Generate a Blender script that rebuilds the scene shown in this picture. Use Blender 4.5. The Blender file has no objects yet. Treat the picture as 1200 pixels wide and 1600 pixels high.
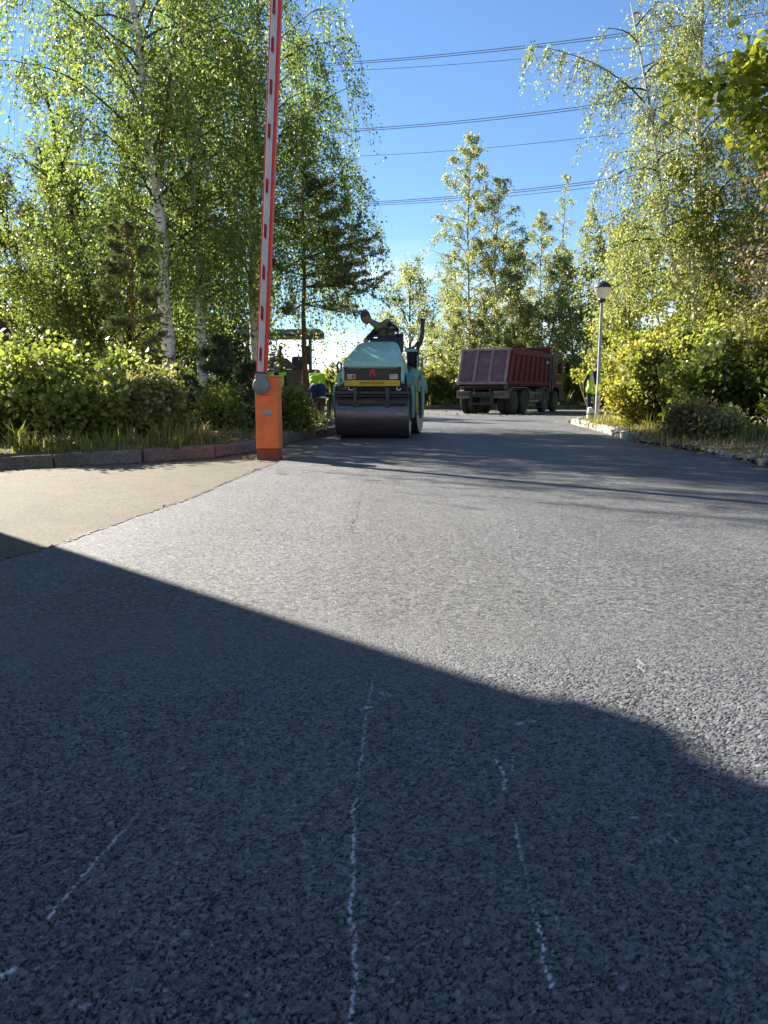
import bpy, math, random
import numpy as np
from mathutils import Vector, Matrix, Euler

# ------------------------------------------------------------------ camera, sky, sun, exposure
SC = bpy.context.scene
COL = SC.collection
PITCH, CAM_H, FPX = math.radians(8.70), 0.81, 1202.0
cam_d = bpy.data.cameras.new("camera"); cam = bpy.data.objects.new("camera", cam_d); COL.objects.link(cam)
cam.location = (0, 0, CAM_H); cam.rotation_euler = (math.radians(90) - PITCH, 0, 0)
cam_d.sensor_fit = 'VERTICAL'; cam_d.sensor_height = 36; cam_d.lens = 36 * FPX / 1600
cam_d.clip_start = 0.05; cam_d.clip_end = 3000
SC.camera = cam

SUN_H = Vector((-0.719, 0.695, 0)).normalized(); SUN_EL = math.radians(31)
SUN_DIR = Vector((SUN_H.x * math.cos(SUN_EL), SUN_H.y * math.cos(SUN_EL), math.sin(SUN_EL)))
world = bpy.data.worlds.new("World"); SC.world = world; world.use_nodes = True
wn = world.node_tree; wn.nodes.clear()
w_out = wn.nodes.new('ShaderNodeOutputWorld'); w_bg = wn.nodes.new('ShaderNodeBackground')
sky = wn.nodes.new('ShaderNodeTexSky'); sky.sky_type = 'NISHITA'; sky.sun_disc = False
sky.sun_elevation = SUN_EL; sky.sun_rotation = math.atan2(SUN_H.x, SUN_H.y)
sky.air_density = 1.0; sky.dust_density = 0.0; sky.ozone_density = 6.0
w_bg.inputs[1].default_value = 0.049
# low fair-weather clouds round the whole horizon
tc = wn.nodes.new('ShaderNodeTexCoord'); sep = wn.nodes.new('ShaderNodeSeparateXYZ')
wn.links.new(tc.outputs['Generated'], sep.inputs[0])
mp = wn.nodes.new('ShaderNodeMapping'); mp.inputs['Scale'].default_value = (5, 5, 14)
wn.links.new(tc.outputs['Generated'], mp.inputs[0])
nz = wn.nodes.new('ShaderNodeTexNoise'); nz.inputs['Scale'].default_value = 1.3; nz.inputs['Detail'].default_value = 7
wn.links.new(mp.outputs[0], nz.inputs['Vector'])
rp = wn.nodes.new('ShaderNodeValToRGB'); rp.color_ramp.elements[0].position = 0.50; rp.color_ramp.elements[1].position = 0.66
wn.links.new(nz.outputs[0], rp.inputs[0])
mr = wn.nodes.new('ShaderNodeMapRange'); mr.inputs[1].default_value = 0.19; mr.inputs[2].default_value = 0.06
mr.inputs[3].default_value = 0; mr.inputs[4].default_value = 1
wn.links.new(sep.outputs[2], mr.inputs[0])
mu = wn.nodes.new('ShaderNodeMath'); mu.operation = 'MULTIPLY'
wn.links.new(rp.outputs[0], mu.inputs[0]); wn.links.new(mr.outputs[0], mu.inputs[1])
mxw = wn.nodes.new('ShaderNodeMixRGB'); mxw.inputs[2].default_value = (8.5, 8.8, 9.3, 1)
wn.links.new(mu.outputs[0], mxw.inputs[0]); wn.links.new(sky.outputs[0], mxw.inputs[1])
wn.links.new(mxw.outputs[0], w_bg.inputs[0]); wn.links.new(w_bg.outputs[0], w_out.inputs[0])

sun_d = bpy.data.lights.new("sun", 'SUN'); sun_d.energy = 5.0; sun_d.angle = math.radians(0.53); sun_d.color = (1, 0.93, 0.82)
sun = bpy.data.objects.new("sun", sun_d); COL.objects.link(sun)
sun.rotation_euler = SUN_DIR.to_track_quat('Z', 'Y').to_euler(); sun.location = (-30, 30, 30)
vs = SC.view_settings; vs.view_transform = 'Standard'; vs.look = 'None'; vs.gamma = 1; vs.exposure = 1.95
vs.use_curve_mapping = False
SC.cycles.max_bounces = 8; SC.cycles.diffuse_bounces = 5; SC.cycles.glossy_bounces = 3; SC.cycles.transmission_bounces = 5
SC.cycles.use_denoising = True
SC.cycles.caustics_reflective = False; SC.cycles.caustics_refractive = False
SC.cycles.sample_clamp_indirect = 6

# ------------------------------------------------------------------ helpers
def ray(u, v):
    a = (u - 600) / FPX; b = (800 - v) / FPX
    return Vector((a, math.cos(PITCH) + b * math.sin(PITCH), -math.sin(PITCH) + b * math.cos(PITCH)))
def G(u, v, z=0.0):
    d = ray(u, v); t = (z - CAM_H) / d.z
    return Vector((d.x * t, d.y * t, z))
def P(u, v, Y):
    d = ray(u, v); t = Y / d.y
    return Vector((d.x * t, Y, CAM_H + d.z * t))

def tag(o, label=None, cat=None, group=None, kind=None):
    if label: o['label'] = label
    if cat: o['category'] = cat
    if group: o['group'] = group
    if kind: o['kind'] = kind
    return o
def thing(name, loc=(0, 0, 0), rz=0.0, label=None, cat=None, group=None, kind=None, scale=1.0):
    o = bpy.data.objects.new(name, None); COL.objects.link(o)
    o.location = loc; o.rotation_euler = (0, 0, rz); o.scale = (scale,) * 3; o.empty_display_size = 0.2
    return tag(o, label, cat, group, kind)
def link(name, me, parent=None):
    o = bpy.data.objects.new(name, me); COL.objects.link(o)
    if parent is not None: o.parent = parent
    return o

class MB:
    def __init__(s, M=None): s.V = []; s.F = []; s.MI = []; s.M = M; s.mi = 0
    def add(s, vs, fs):
        b = len(s.V)
        for v in vs:
            v = Vector(v)
            s.V.append(tuple(s.M @ v) if s.M is not None else tuple(v))
        for f in fs: s.F.append([b + i for i in f]); s.MI.append(s.mi)
        return s
    def box(s, c, d, rot=None):
        hx, hy, hz = d[0] / 2, d[1] / 2, d[2] / 2
        R = Euler(rot).to_matrix() if rot else Matrix.Identity(3)
        vs = [Vector(c) + R @ Vector((x * hx, y * hy, z * hz)) for z in (-1, 1) for y in (-1, 1) for x in (-1, 1)]
        return s.add(vs, [(0, 2, 3, 1), (4, 5, 7, 6), (0, 1, 5, 4), (2, 6, 7, 3), (0, 4, 6, 2), (1, 3, 7, 5)])
    def bx(s, x0, x1, y0, y1, z0, z1): return s.box(((x0 + x1) / 2, (y0 + y1) / 2, (z0 + z1) / 2), (x1 - x0, y1 - y0, z1 - z0))
    def prism(s, poly, axis, a0, a1):
        # poly of 2d points in the plane across axis ('x': (y,z), 'y': (x,z), 'z': (x,y))
        def mk(p, a): return {'x': (a, p[0], p[1]), 'y': (p[0], a, p[1]), 'z': (p[0], p[1], a)}[axis]
        n = len(poly); vs = [mk(p, a0) for p in poly] + [mk(p, a1) for p in poly]
        fs = [tuple(range(n)), tuple(range(2 * n - 1, n - 1, -1))] + [(i, i + n, (i + 1) % n + n, (i + 1) % n) for i in range(n)]
        return s.add(vs, fs)
    def tube(s, pts, rad, n=8, cap=True):
        pts = [Vector(p) for p in pts]; m = len(pts)
        if not hasattr(rad, '__len__'): rad = [rad] * m
        vs = []; prev = None
        for i, p in enumerate(pts):
            t = (pts[min(i + 1, m - 1)] - pts[max(i - 1, 0)]).normalized()
            if prev is None:
                u = t.cross(Vector((0, 0, 1)) if abs(t.z) < .9 else Vector((1, 0, 0))).normalized()
            else:
                u = (prev - t * prev.dot(t)).normalized()
            prev = u; w = t.cross(u)
            for k in range(n):
                a = 2 * math.pi * k / n
                vs.append(p + (u * math.cos(a) + w * math.sin(a)) * rad[i])
        fs = [(i * n + k, i * n + (k + 1) % n, (i + 1) * n + (k + 1) % n, (i + 1) * n + k) for i in range(m - 1) for k in range(n)]
        if cap: fs += [tuple(range(n - 1, -1, -1)), tuple(range((m - 1) * n, m * n))]
        return s.add(vs, fs)
    def cyl(s, p0, p1, r, n=24, r1=None): return s.tube([p0, p1], [r, r if r1 is None else r1], n)
    def lathe(s, prof, c=(0, 0, 0), axis='z', n=24):
        vs = []; m = len(prof)
        for r, h in prof:
            for k in range(n):
                a = 2 * math.pi * k / n; x, y = r * math.cos(a), r * math.sin(a)
                q = {'z': (x, y, h), 'x': (h, x, y), 'y': (x, h, y)}[axis]
                vs.append((q[0] + c[0], q[1] + c[1], q[2] + c[2]))
        fs = [(i * n + k, i * n + (k + 1) % n, (i + 1) * n + (k + 1) % n, (i + 1) * n + k) for i in range(m - 1) for k in range(n)]
        if prof[0][0] > 1e-4: fs.append(tuple(range(n - 1, -1, -1)))
        if prof[-1][0] > 1e-4: fs.append(tuple(range((m - 1) * n, m * n)))
        return s.add(vs, fs)
    def loft(s, secs, closed=True, cap=True):
        n = len(secs[0]); vs = [p for sec in secs for p in sec]; m = len(secs)
        kk = n if closed else n - 1
        fs = [(i * n + k, i * n + (k + 1) % n, (i + 1) * n + (k + 1) % n, (i + 1) * n + k) for i in range(m - 1) for k in range(kk)]
        if cap: fs += [tuple(range(n - 1, -1, -1)), tuple(range((m - 1) * n, m * n))]
        return s.add(vs, fs)
    def build(s, name, mat, parent=None, smooth=False, bevel=0, seg=2):
        me = bpy.data.meshes.new(name); me.from_pydata(s.V, [], s.F)
        mats = mat if isinstance(mat, (list, tuple)) else [mat]
        for m in mats: me.materials.append(m)
        if len(mats) > 1: me.polygons.foreach_set('material_index', s.MI)
        import bmesh
        bm = bmesh.new(); bm.from_mesh(me); bmesh.ops.recalc_face_normals(bm, faces=bm.faces); bm.to_mesh(me); bm.free()
        o = link(name, me, parent)
        if smooth:
            me.polygons.foreach_set('use_smooth', [True] * len(me.polygons))
            me.set_sharp_from_angle(angle=math.radians(38))
        if bevel:
            b = o.modifiers.new('bevel', 'BEVEL'); b.width = bevel; b.segments = seg; b.limit_method = 'ANGLE'
            b.angle_limit = math.radians(35); b.harden_normals = False
        return o

def np_mesh(name, V, F, mat, attrs=None, smooth=False):
    V = np.asarray(V, np.float32); F = np.asarray(F, np.int32); k = F.shape[1]
    me = bpy.data.meshes.new(name)
    me.vertices.add(len(V)); me.vertices.foreach_set('co', V.ravel())
    me.loops.add(F.size); me.loops.foreach_set('vertex_index', F.ravel())
    me.polygons.add(len(F)); me.polygons.foreach_set('loop_start', np.arange(0, F.size, k, dtype=np.int32))
    try: me.polygons.foreach_set('loop_total', np.full(len(F), k, np.int32))
    except Exception: pass
    for nme, a in (attrs or {}).items():
        at = me.attributes.new(nme, 'FLOAT', 'POINT'); at.data.foreach_set('value', np.asarray(a, np.float32))
    if smooth: me.polygons.foreach_set('use_smooth', np.ones(len(F), bool))
    me.materials.append(mat); me.update(calc_edges=True); me.validate()
    return me

# ------------------------------------------------------------------ materials
class N:
    def __init__(s, name):
        s.m = bpy.data.materials.new(name); s.m.use_nodes = True; s.t = s.m.node_tree; s.t.nodes.clear()
        s.out = s.n('OutputMaterial')
    def n(s, typ, ins=None, **kw):
        nd = s.t.nodes.new('ShaderNode' + typ)
        for k, v in kw.items(): setattr(nd, k, v)
        for k, v in (ins or {}).items():
            sk = nd.inputs[k]
            if hasattr(v, 'links') or isinstance(v, bpy.types.NodeSocket): s.t.links.new(v, sk)
            else: sk.default_value = v
        return nd
    def ramp(s, fac, stops):
        r = s.n('ValToRGB', {0: fac}); e = r.color_ramp.elements
        while len(e) < len(stops): e.new(0.5)
        for el, (p, c) in zip(e, stops):
            el.position = p; el.color = (c, c, c, 1) if not hasattr(c, '__len__') else (*c, 1)
        return r.outputs[0]
    def math(s, op, a, b=0.0, clamp=False):
        return s.n('Math', {0: a, 1: b}, operation=op, use_clamp=clamp).outputs[0]
    def mix(s, f, a, b, mode='MIX'):
        c4 = lambda c: c if isinstance(c, bpy.types.NodeSocket) else (*c, 1)
        return s.n('MixRGB', {0: f, 1: c4(a), 2: c4(b)}, blend_type=mode).outputs[0]
    def noise(s, scale, detail=4, rough=.55, vec=None, dist=0.0):
        ins = {'Scale': scale, 'Detail': detail, 'Roughness': rough, 'Distortion': dist}
        if vec is not None: ins['Vector'] = vec
        return s.n('TexNoise', ins).outputs[0]
    def pos(s, scale=(1, 1, 1), obj=False):
        src = s.n('TexCoord').outputs['Object'] if obj else s.n('NewGeometry').outputs['Position']
        return s.n('Mapping', {0: src, 3: scale}).outputs[0]
    def surf(s, sh): s.t.links.new(sh, s.out.inputs[0]); return s.m
    def bsdf(s, col, rough=.5, metal=0.0, normal=None, spec=.5, **kw):
        c = col if isinstance(col, bpy.types.NodeSocket) else (*col, 1)
        ins = {'Base Color': c, 'Roughness': rough, 'Metallic': metal, 'Specular IOR Level': spec}
        if normal is not None: ins['Normal'] = normal
        ins.update(kw)
        return s.n('BsdfPrincipled', ins).outputs[0]
    def bump(s, h, strength=.5, dist=.01, normal=None):
        ins = {'Strength': strength, 'Distance': dist, 'Height': h}
        if normal is not None: ins['Normal'] = normal
        return s.n('Bump', ins).outputs[0]

def paint(name, col, rough=.45, metal=0.0, var=.25, sc=6.0, bump=.08, dirt=None, dirt_amt=.5, dirt_sc=3.0, spec=.5):
    """coated or plain solid surface with uneven tone, grime patches and slight relief"""
    m = N(name); v = m.pos(obj=True)
    n1 = m.noise(sc, 6, .6, v); n2 = m.noise(dirt_sc, 8, .7, v, .6)
    dk = tuple(c * (1 - var) for c in col); lt = tuple(min(1, c * (1 + var * .6)) for c in col)
    c = m.mix(m.ramp(n1, [(.3, 0.0), (.7, 1.0)]), dk, lt)
    f = m.ramp(n2, [(.48, 0.0), (.66, dirt_amt)])
    c = m.mix(f, c, dirt or (.09, .075, .06))
    r = m.math('ADD', m.math('MULTIPLY', n2, .25), rough - .1)
    nr = m.bump(m.noise(sc * 9, 3, .6, v), bump, .004)
    return m.surf(m.bsdf(c, r, metal, nr, spec))

def asphalt_new():
    m = N('new_asphalt'); v = m.pos()
    warp = m.n('VectorMath', {0: m.n('TexNoise', {'Vector': v, 'Scale': 70.0, 'Detail': 2.0}).outputs[1], 3: .010}, operation='SCALE').outputs[0]
    vv = m.n('VectorMath', {0: v, 1: warp}, operation='ADD').outputs[0]
    v1 = m.n('TexVoronoi', {'Vector': vv, 'Scale': 85.0}, voronoi_dimensions='2D')
    ve = m.n('TexVoronoi', {'Vector': vv, 'Scale': 85.0}, voronoi_dimensions='2D', feature='DISTANCE_TO_EDGE')
    v2 = m.n('TexVoronoi', {'Vector': vv, 'Scale': 230.0}, voronoi_dimensions='2D')
    rel = m.n('Attribute', attribute_name='relief').outputs['Fac']
    sto = m.n('Attribute', attribute_name='stone').outputs['Fac']
    gap = m.n('Attribute', attribute_name='gap').outputs['Fac']
    scr = m.n('Attribute', attribute_name='scratch').outputs['Fac']
    sepc = m.n('SeparateColor', {0: v1.outputs['Color']})
    rnd = m.n('Mix', {0: rel, 2: sepc.outputs[0], 3: sto}).outputs[0]
    gp0 = m.math('MULTIPLY', m.ramp(ve.outputs[0], [(.0, 1.0), (.14, 0.0)]), m.ramp(m.noise(55.0, 3, .6, v), [(.35, .05), (.65, 1.0)]))
    gp = m.n('Mix', {0: rel, 2: gp0, 3: gap}).outputs[0]
    big = m.noise(.55, 6, .6, v, .4); mid = m.noise(3.0, 5, .65, v)
    grain = m.noise(125.0, 6, .85, v)                       # clumps of coarse and fine stone at every size
    lap = m.noise(1.0, 3, .5, m.n('Mapping', {0: v, 2: (0, 0, .12), 3: (1.7, .10, 1)}).outputs[0])   # roller passes along the road
    col = m.ramp(rnd, [(0, (.040, .043, .049)), (.45, (.072, .076, .083)), (.80, (.118, .121, .127)), (.96, (.165, .168, .172)), (1, (.30, .30, .295))])
    fine = m.noise(900.0, 2, .6, v)
    g = m.ramp(grain, [(.34, .16), (.46, .66), (.54, 1.10), (.68, 1.9)])
    col = m.mix(1.0, col, g, 'MULTIPLY')
    col = m.mix(m.ramp(fine, [(.35, 0.0), (.7, .35)]), col, (.016, .016, .019))
    col = m.mix(m.math('MULTIPLY', gp, .9), col, (.007, .007, .009))
    col = m.mix(m.ramp(big, [(.38, 0.0), (.7, .30)]), col, (.15, .15, .148))           # dust carried over the mat
    col = m.mix(m.ramp(mid, [(.54, 0.0), (.8, .28)]), col, (.022, .023, .027))
    col = m.mix(1.0, col, m.ramp(lap, [(.35, .80), (.65, 1.14)]), 'MULTIPLY')
    col = m.mix(m.math('MULTIPLY', scr, .8), col, (.60, .62, .64))                   # chalky scrapes
    rough = m.math('ADD', m.math('MULTIPLY', rnd, .20), .55)
    h = m.math('SUBTRACT', m.math('ADD', m.math('MULTIPLY', rnd, .8), m.math('MULTIPLY', v2.outputs[0], -.5)), m.math('MULTIPLY', gp, 1.0))
    h = m.math('ADD', h, m.math('ADD', m.math('MULTIPLY', fine, .30), m.math('MULTIPLY', grain, m.math('SUBTRACT', 1.3, m.math('MULTIPLY', rel, 1.3)))))
    st = m.math('SUBTRACT', .95, m.math('MULTIPLY', rel, .45))
    b = m.n('Bump', {'Strength': st, 'Distance': .0050, 'Height': h}).outputs[0]
    sp = m.math('MULTIPLY', m.math('MULTIPLY', m.math('MULTIPLY', g, 1.3), m.math('ADD', m.math('MULTIPLY', rnd, 1.1), .25)), m.math('SUBTRACT', 1.0, m.math('MULTIPLY', gp, .8)), True)
    return m.surf(m.bsdf(col, rough, 0, b, sp))

def ground_mat(name, c0, c1, c2, sc=8.0, agg=120.0, bump=.5, rough=.85, dist=.006, spec=.3, patch=(.06, .055, .05), patch_amt=.5):
    m = N(name); v = m.pos()
    vo = m.n('TexVoronoi', {'Vector': v, 'Scale': agg})
    rn = m.n('SeparateColor', {0: vo.outputs['Color']}).outputs[0]
    n1 = m.noise(sc, 8, .7, v, .3); n2 = m.noise(.7, 6, .6, v, .5); n3 = m.noise(2.6, 7, .7, v)
    c = m.mix(m.ramp(n1, [(.3, 0.0), (.72, 1.0)]), c0, c1)
    c = m.mix(m.ramp(rn, [(.25, 0.0), (1, .75)]), c, c2)
    c = m.mix(m.ramp(n2, [(.5, 0.0), (.7, patch_amt)]), c, patch)
    c = m.mix(m.ramp(n3, [(.55, 0.0), (.75, .35)]), c, tuple(x * .5 for x in c0))
    gr = m.noise(agg * .33, 7, .85, v); c = m.mix(1.0, c, m.ramp(gr, [(.36, .45), (.47, .82), (.55, 1.05), (.66, 1.5)]), 'MULTIPLY')
    h = m.math('ADD', m.math('ADD', m.math('MULTIPLY', vo.outputs[0], -.8), m.math('MULTIPLY', n1, .9)), m.math('MULTIPLY', gr, 1.2))
    return m.surf(m.bsdf(c, rough, 0, m.bump(h, bump, dist), spec))

def bark(name, kind):
    m = N(name); v = m.pos(obj=True)
    if kind == 'birch':
        vs_ = m.n('Mapping', {0: v, 3: (7, 7, 26)}).outputs[0]
        vb = m.n('Mapping', {0: v, 3: (2.2, 2.2, 2.0)}).outputs[0]
        len_ = m.ramp(m.noise(1.3, 4, .6, vs_), [(.58, 0.0), (.64, 1.0)])
        sc = m.ramp(m.noise(1.5, 5, .7, vb, 1.2), [(.55, 0.0), (.62, 1.0)])
        z = m.n('SeparateXYZ', {0: v}).outputs[2]
        low = m.ramp(m.math('ADD', m.math('MULTIPLY', z, -.45), m.noise(5, 5, .7, v)), [(.25, 0.0), (.6, 1.0)])
        c = m.mix(m.noise(14, 4, .6, v), (.62, .58, .50), (.78, .75, .69))
        f = m.math('MAXIMUM', m.math('MAXIMUM', len_, sc), m.math('MULTIPLY', low, .8))
        c = m.mix(f, c, (.035, .03, .026))
        return m.surf(m.bsdf(c, .75, 0, m.bump(m.math('ADD', m.noise(30, 5, .6, v), m.math('MULTIPLY', f, -.6)), .5, .012), .25))
    vs_ = m.n('Mapping', {0: v, 3: (14, 14, 3)}).outputs[0]
    n1 = m.noise(2.5, 6, .65, vs_, .7)
    a, b = {'pine': ((.10, .045, .028), (.27, .125, .07)), 'dark': ((.022, .017, .013), (.085, .066, .05)),
            'grey': ((.06, .055, .045), (.17, .155, .13)), 'twig': ((.05, .03, .022), (.12, .08, .05)),
            'dry': ((.13, .10, .07), (.30, .24, .17))}[kind]
    c = m.mix(m.ramp(n1, [(.35, 0.0), (.65, 1.0)]), a, b)
    return m.surf(m.bsdf(c, .85, 0, m.bump(n1, .8, .02), .2))

def leaf(name, stops, trans=.45, tcol=None, rough=.42, spec=.45):
    m = N(name); r = m.n('Attribute', attribute_name='rnd').outputs['Fac']
    c = m.ramp(r, stops)
    t = m.mix(1.0, c, tcol or (1.55, 1.45, .85), 'MULTIPLY')
    b = m.bsdf(c, rough, 0, None, spec)
    tr = m.n('BsdfTranslucent', {0: t}).outputs[0]
    return m.surf(m.n('MixShader', {0: trans, 1: b, 2: tr}).outputs[0])

M = {}
M['asphalt'] = asphalt_new()
M['old_asphalt'] = ground_mat('worn_asphalt', (.08, .075, .068), (.13, .122, .11), (.19, .18, .165), patch=(.055, .05, .044))
M['drive'] = ground_mat('tan_driveway', (.080, .067, .043), (.124, .106, .072), (.165, .147, .106), sc=4, patch=(.082, .073, .056), patch_amt=.7)
M['soil'] = ground_mat('verge_soil', (.07, .06, .035), (.13, .115, .06), (.16, .14, .08), sc=7, agg=45, dist=.03, patch=(.05, .06, .025), patch_amt=.8)
M['soil_dry'] = ground_mat('dry_verge_soil', (.17, .135, .075), (.28, .22, .12), (.34, .28, .16), sc=7, agg=45, dist=.03, patch=(.11, .085, .05), patch_amt=.8)
M['earth'] = ground_mat('far_ground', (.06, .06, .03), (.10, .10, .045), (.12, .11, .06), sc=2, agg=20, dist=.04)
M['kerb'] = ground_mat('kerb_concrete', (.13, .118, .10), (.21, .195, .17), (.27, .25, .225), sc=6, agg=110, patch=(.06, .05, .04), patch_amt=.9, dist=.006)
M['kerb_red'] = ground_mat('reddish_kerb_concrete', (.12, .088, .076), (.20, .16, .138), (.26, .22, .195), sc=6, agg=110, patch=(.07, .05, .042), patch_amt=.85)
M['kerb_white'] = ground_mat('pale_kerb_concrete', (.25, .235, .205), (.38, .36, .32), (.44, .42, .38), sc=8, agg=140, patch=(.13, .12, .10), patch_amt=.7)
M['bitumen'] = paint('bitumen_crumb', (.016, .016, .018), .5, bump=.6, sc=30)
M['chalk'] = paint('chalk_scrape', (.20, .205, .21), .8, bump=.2)
M['birch'] = bark('birch_bark', 'birch'); M['pine_bark'] = bark('pine_bark', 'pine'); M['dark_bark'] = bark('dark_bark', 'dark')
M['grey_bark'] = bark('grey_bark', 'grey'); M['twig'] = bark('twig_bark', 'twig'); M['dry_twig'] = bark('dry_twig_bark', 'dry')
M['birch_leaf'] = leaf('birch_leaf', [(0, (.085, .135, .042)), (.5, (.148, .225, .068)), (.85, (.225, .295, .085)), (1, (.36, .34, .11))], .63)
M['birch_leaf_pale'] = leaf('pale_birch_leaf', [(0, (.13, .17, .07)), (.5, (.205, .255, .10)), (.85, (.30, .32, .13)), (1, (.40, .34, .15))], .56, rough=.38, spec=.55)
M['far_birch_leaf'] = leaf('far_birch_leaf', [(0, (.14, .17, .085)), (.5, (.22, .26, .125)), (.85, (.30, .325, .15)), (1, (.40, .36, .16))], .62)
M['willow_leaf'] = leaf('willow_leaf', [(0, (.06, .085, .025)), (.5, (.125, .17, .045)), (.9, (.19, .225, .055)), (1, (.27, .25, .07))], .6)
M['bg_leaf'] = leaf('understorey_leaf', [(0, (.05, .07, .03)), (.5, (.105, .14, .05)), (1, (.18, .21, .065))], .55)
M['yg_leaf'] = leaf('yellow_green_leaf', [(0, (.12, .15, .045)), (.5, (.20, .23, .06)), (.85, (.29, .31, .075)), (1, (.40, .36, .10))], .58)
M['maple_leaf'] = leaf('maple_leaf', [(0, (.17, .22, .04)), (.6, (.28, .33, .05)), (1, (.40, .38, .07))], .65)
M['rust_leaf'] = leaf('browning_leaf', [(0, (.12, .13, .06)), (.5, (.20, .17, .085)), (1, (.30, .20, .11))], .45)
M['shrub_leaf'] = leaf('shrub_leaf', [(0, (.085, .125, .035)), (.5, (.17, .225, .055)), (.88, (.26, .30, .08)), (1, (.42, .34, .12))], .52, spec=.6)
M['pale_shrub_leaf'] = leaf('pale_shrub_leaf', [(0, (.12, .15, .065)), (.5, (.22, .255, .11)), (.8, (.31, .32, .16)), (1, (.42, .32, .19))], .5)
M['yellow_leaf'] = leaf('yellowing_shrub_leaf', [(0, (.14, .18, .035)), (.45, (.25, .27, .05)), (.85, (.40, .37, .065)), (1, (.48, .38, .10))], .5)
M['spruce_needle'] = leaf('spruce_needle', [(0, (.05, .075, .045)), (.6, (.11, .14, .08)), (1, (.18, .19, .11))], .35, rough=.5)
M['pine_needle'] = leaf('pine_needle', [(0, (.10, .13, .07)), (.6, (.16, .185, .09)), (1, (.28, .26, .13))], .4, rough=.5)
M['grass'] = leaf('verge_grass', [(0, (.09, .12, .035)), (.5, (.16, .19, .05)), (.85, (.28, .27, .10)), (1, (.42, .36, .20))], .45)
M['dry_grass'] = leaf('dry_grass', [(0, (.12, .13, .055)), (.4, (.21, .19, .09)), (.8, (.32, .275, .16)), (1, (.42, .37, .25))], .4)
M['fallen'] = leaf('fallen_leaf', [(0, (.25, .17, .04)), (.5, (.38, .27, .05)), (1, (.22, .11, .04))], .3)

# ------------------------------------------------------------------ ground, roads, kerbs
def sheet(name, pts, mat, z0, z1=None, parent=None, kind='structure', ragged=0.0, seed=1, step=.07):
    rng = random.Random(seed); out = []
    n = len(pts)
    for i in range(n):
        a = Vector((*pts[i][:2], 0)); b = Vector((*pts[(i + 1) % n][:2], 0)); out.append((a.x, a.y))
        if ragged:
            L = (b - a).length; k = min(400, int(L / step)); nr = Vector((-(b - a).y, (b - a).x, 0)).normalized(); w = 0
            for j in range(1, k):
                w = w * .75 + rng.uniform(-1, 1) * ragged
                q = a.lerp(b, j / k) + nr * w; out.append((q.x, q.y))
    mb = MB(); m = len(out)
    top = [(x, y, z0) for x, y in out]
    if z1 is None: mb.add(top, [tuple(range(m))])
    else:
        vs = top + [(x, y, z1) for x, y in out]
        mb.add(vs, [tuple(range(m))] + [(i, i + m, (i + 1) % m + m, (i + 1) % m) for i in range(m)])
    o = mb.build(name, mat, parent)
    me = o.data
    if me.polygons[0].normal.z < 0: me.flip_normals()
    if kind: o['kind'] = kind
    return o

ground = sheet('ground', [(-900, -300), (900, -300), (900, 1500), (-900, 1500)], M['earth'], -.06)
old_road = sheet('old_road', [(-60, -14), (40, -14), (40, 41.4), (-60, 41.4)], M['old_asphalt'], 0)
driveway = sheet('driveway', [(-14, -6), (-.9, -6), (-.9, 15.8), (-1.1, 15.6), (-1.7, 13), (-1.9, 11.08), (-2.25, 9.8), (-2.86, 9.2), (-4.15, 8.2), (-5.6, 7.65), (-14, 7.65)], M['drive'], .006)

road_left = [(-2.7, -3), (-1.95, 2.6), (-1.82, 3.57), (-1.71, 4.05), (-1.62, 4.81), (-1.47, 5.85), (-1.34, 8.05), (-1.2, 9.28), (-.80, 13.35), (-.66, 16), (-.55, 20), (-.8, 24)]
road_rest = [(.2, 29.5), (2.2, 29.2), (4.2, 28.5), (6.3, 27.6), (5.6, 23.5), (5.08, 21.3), (4.81, 19.0), (4.57, 16.2), (4.16, 13.3), (4.05, 12.2), (4.16, 11.3), (4.26, 10.2), (4.12, 8.25), (4.28, 4), (4.5, -3)]
road = sheet('road', road_left + road_rest, M['asphalt'], .03, -.01, ragged=.010, seed=4)

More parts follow.
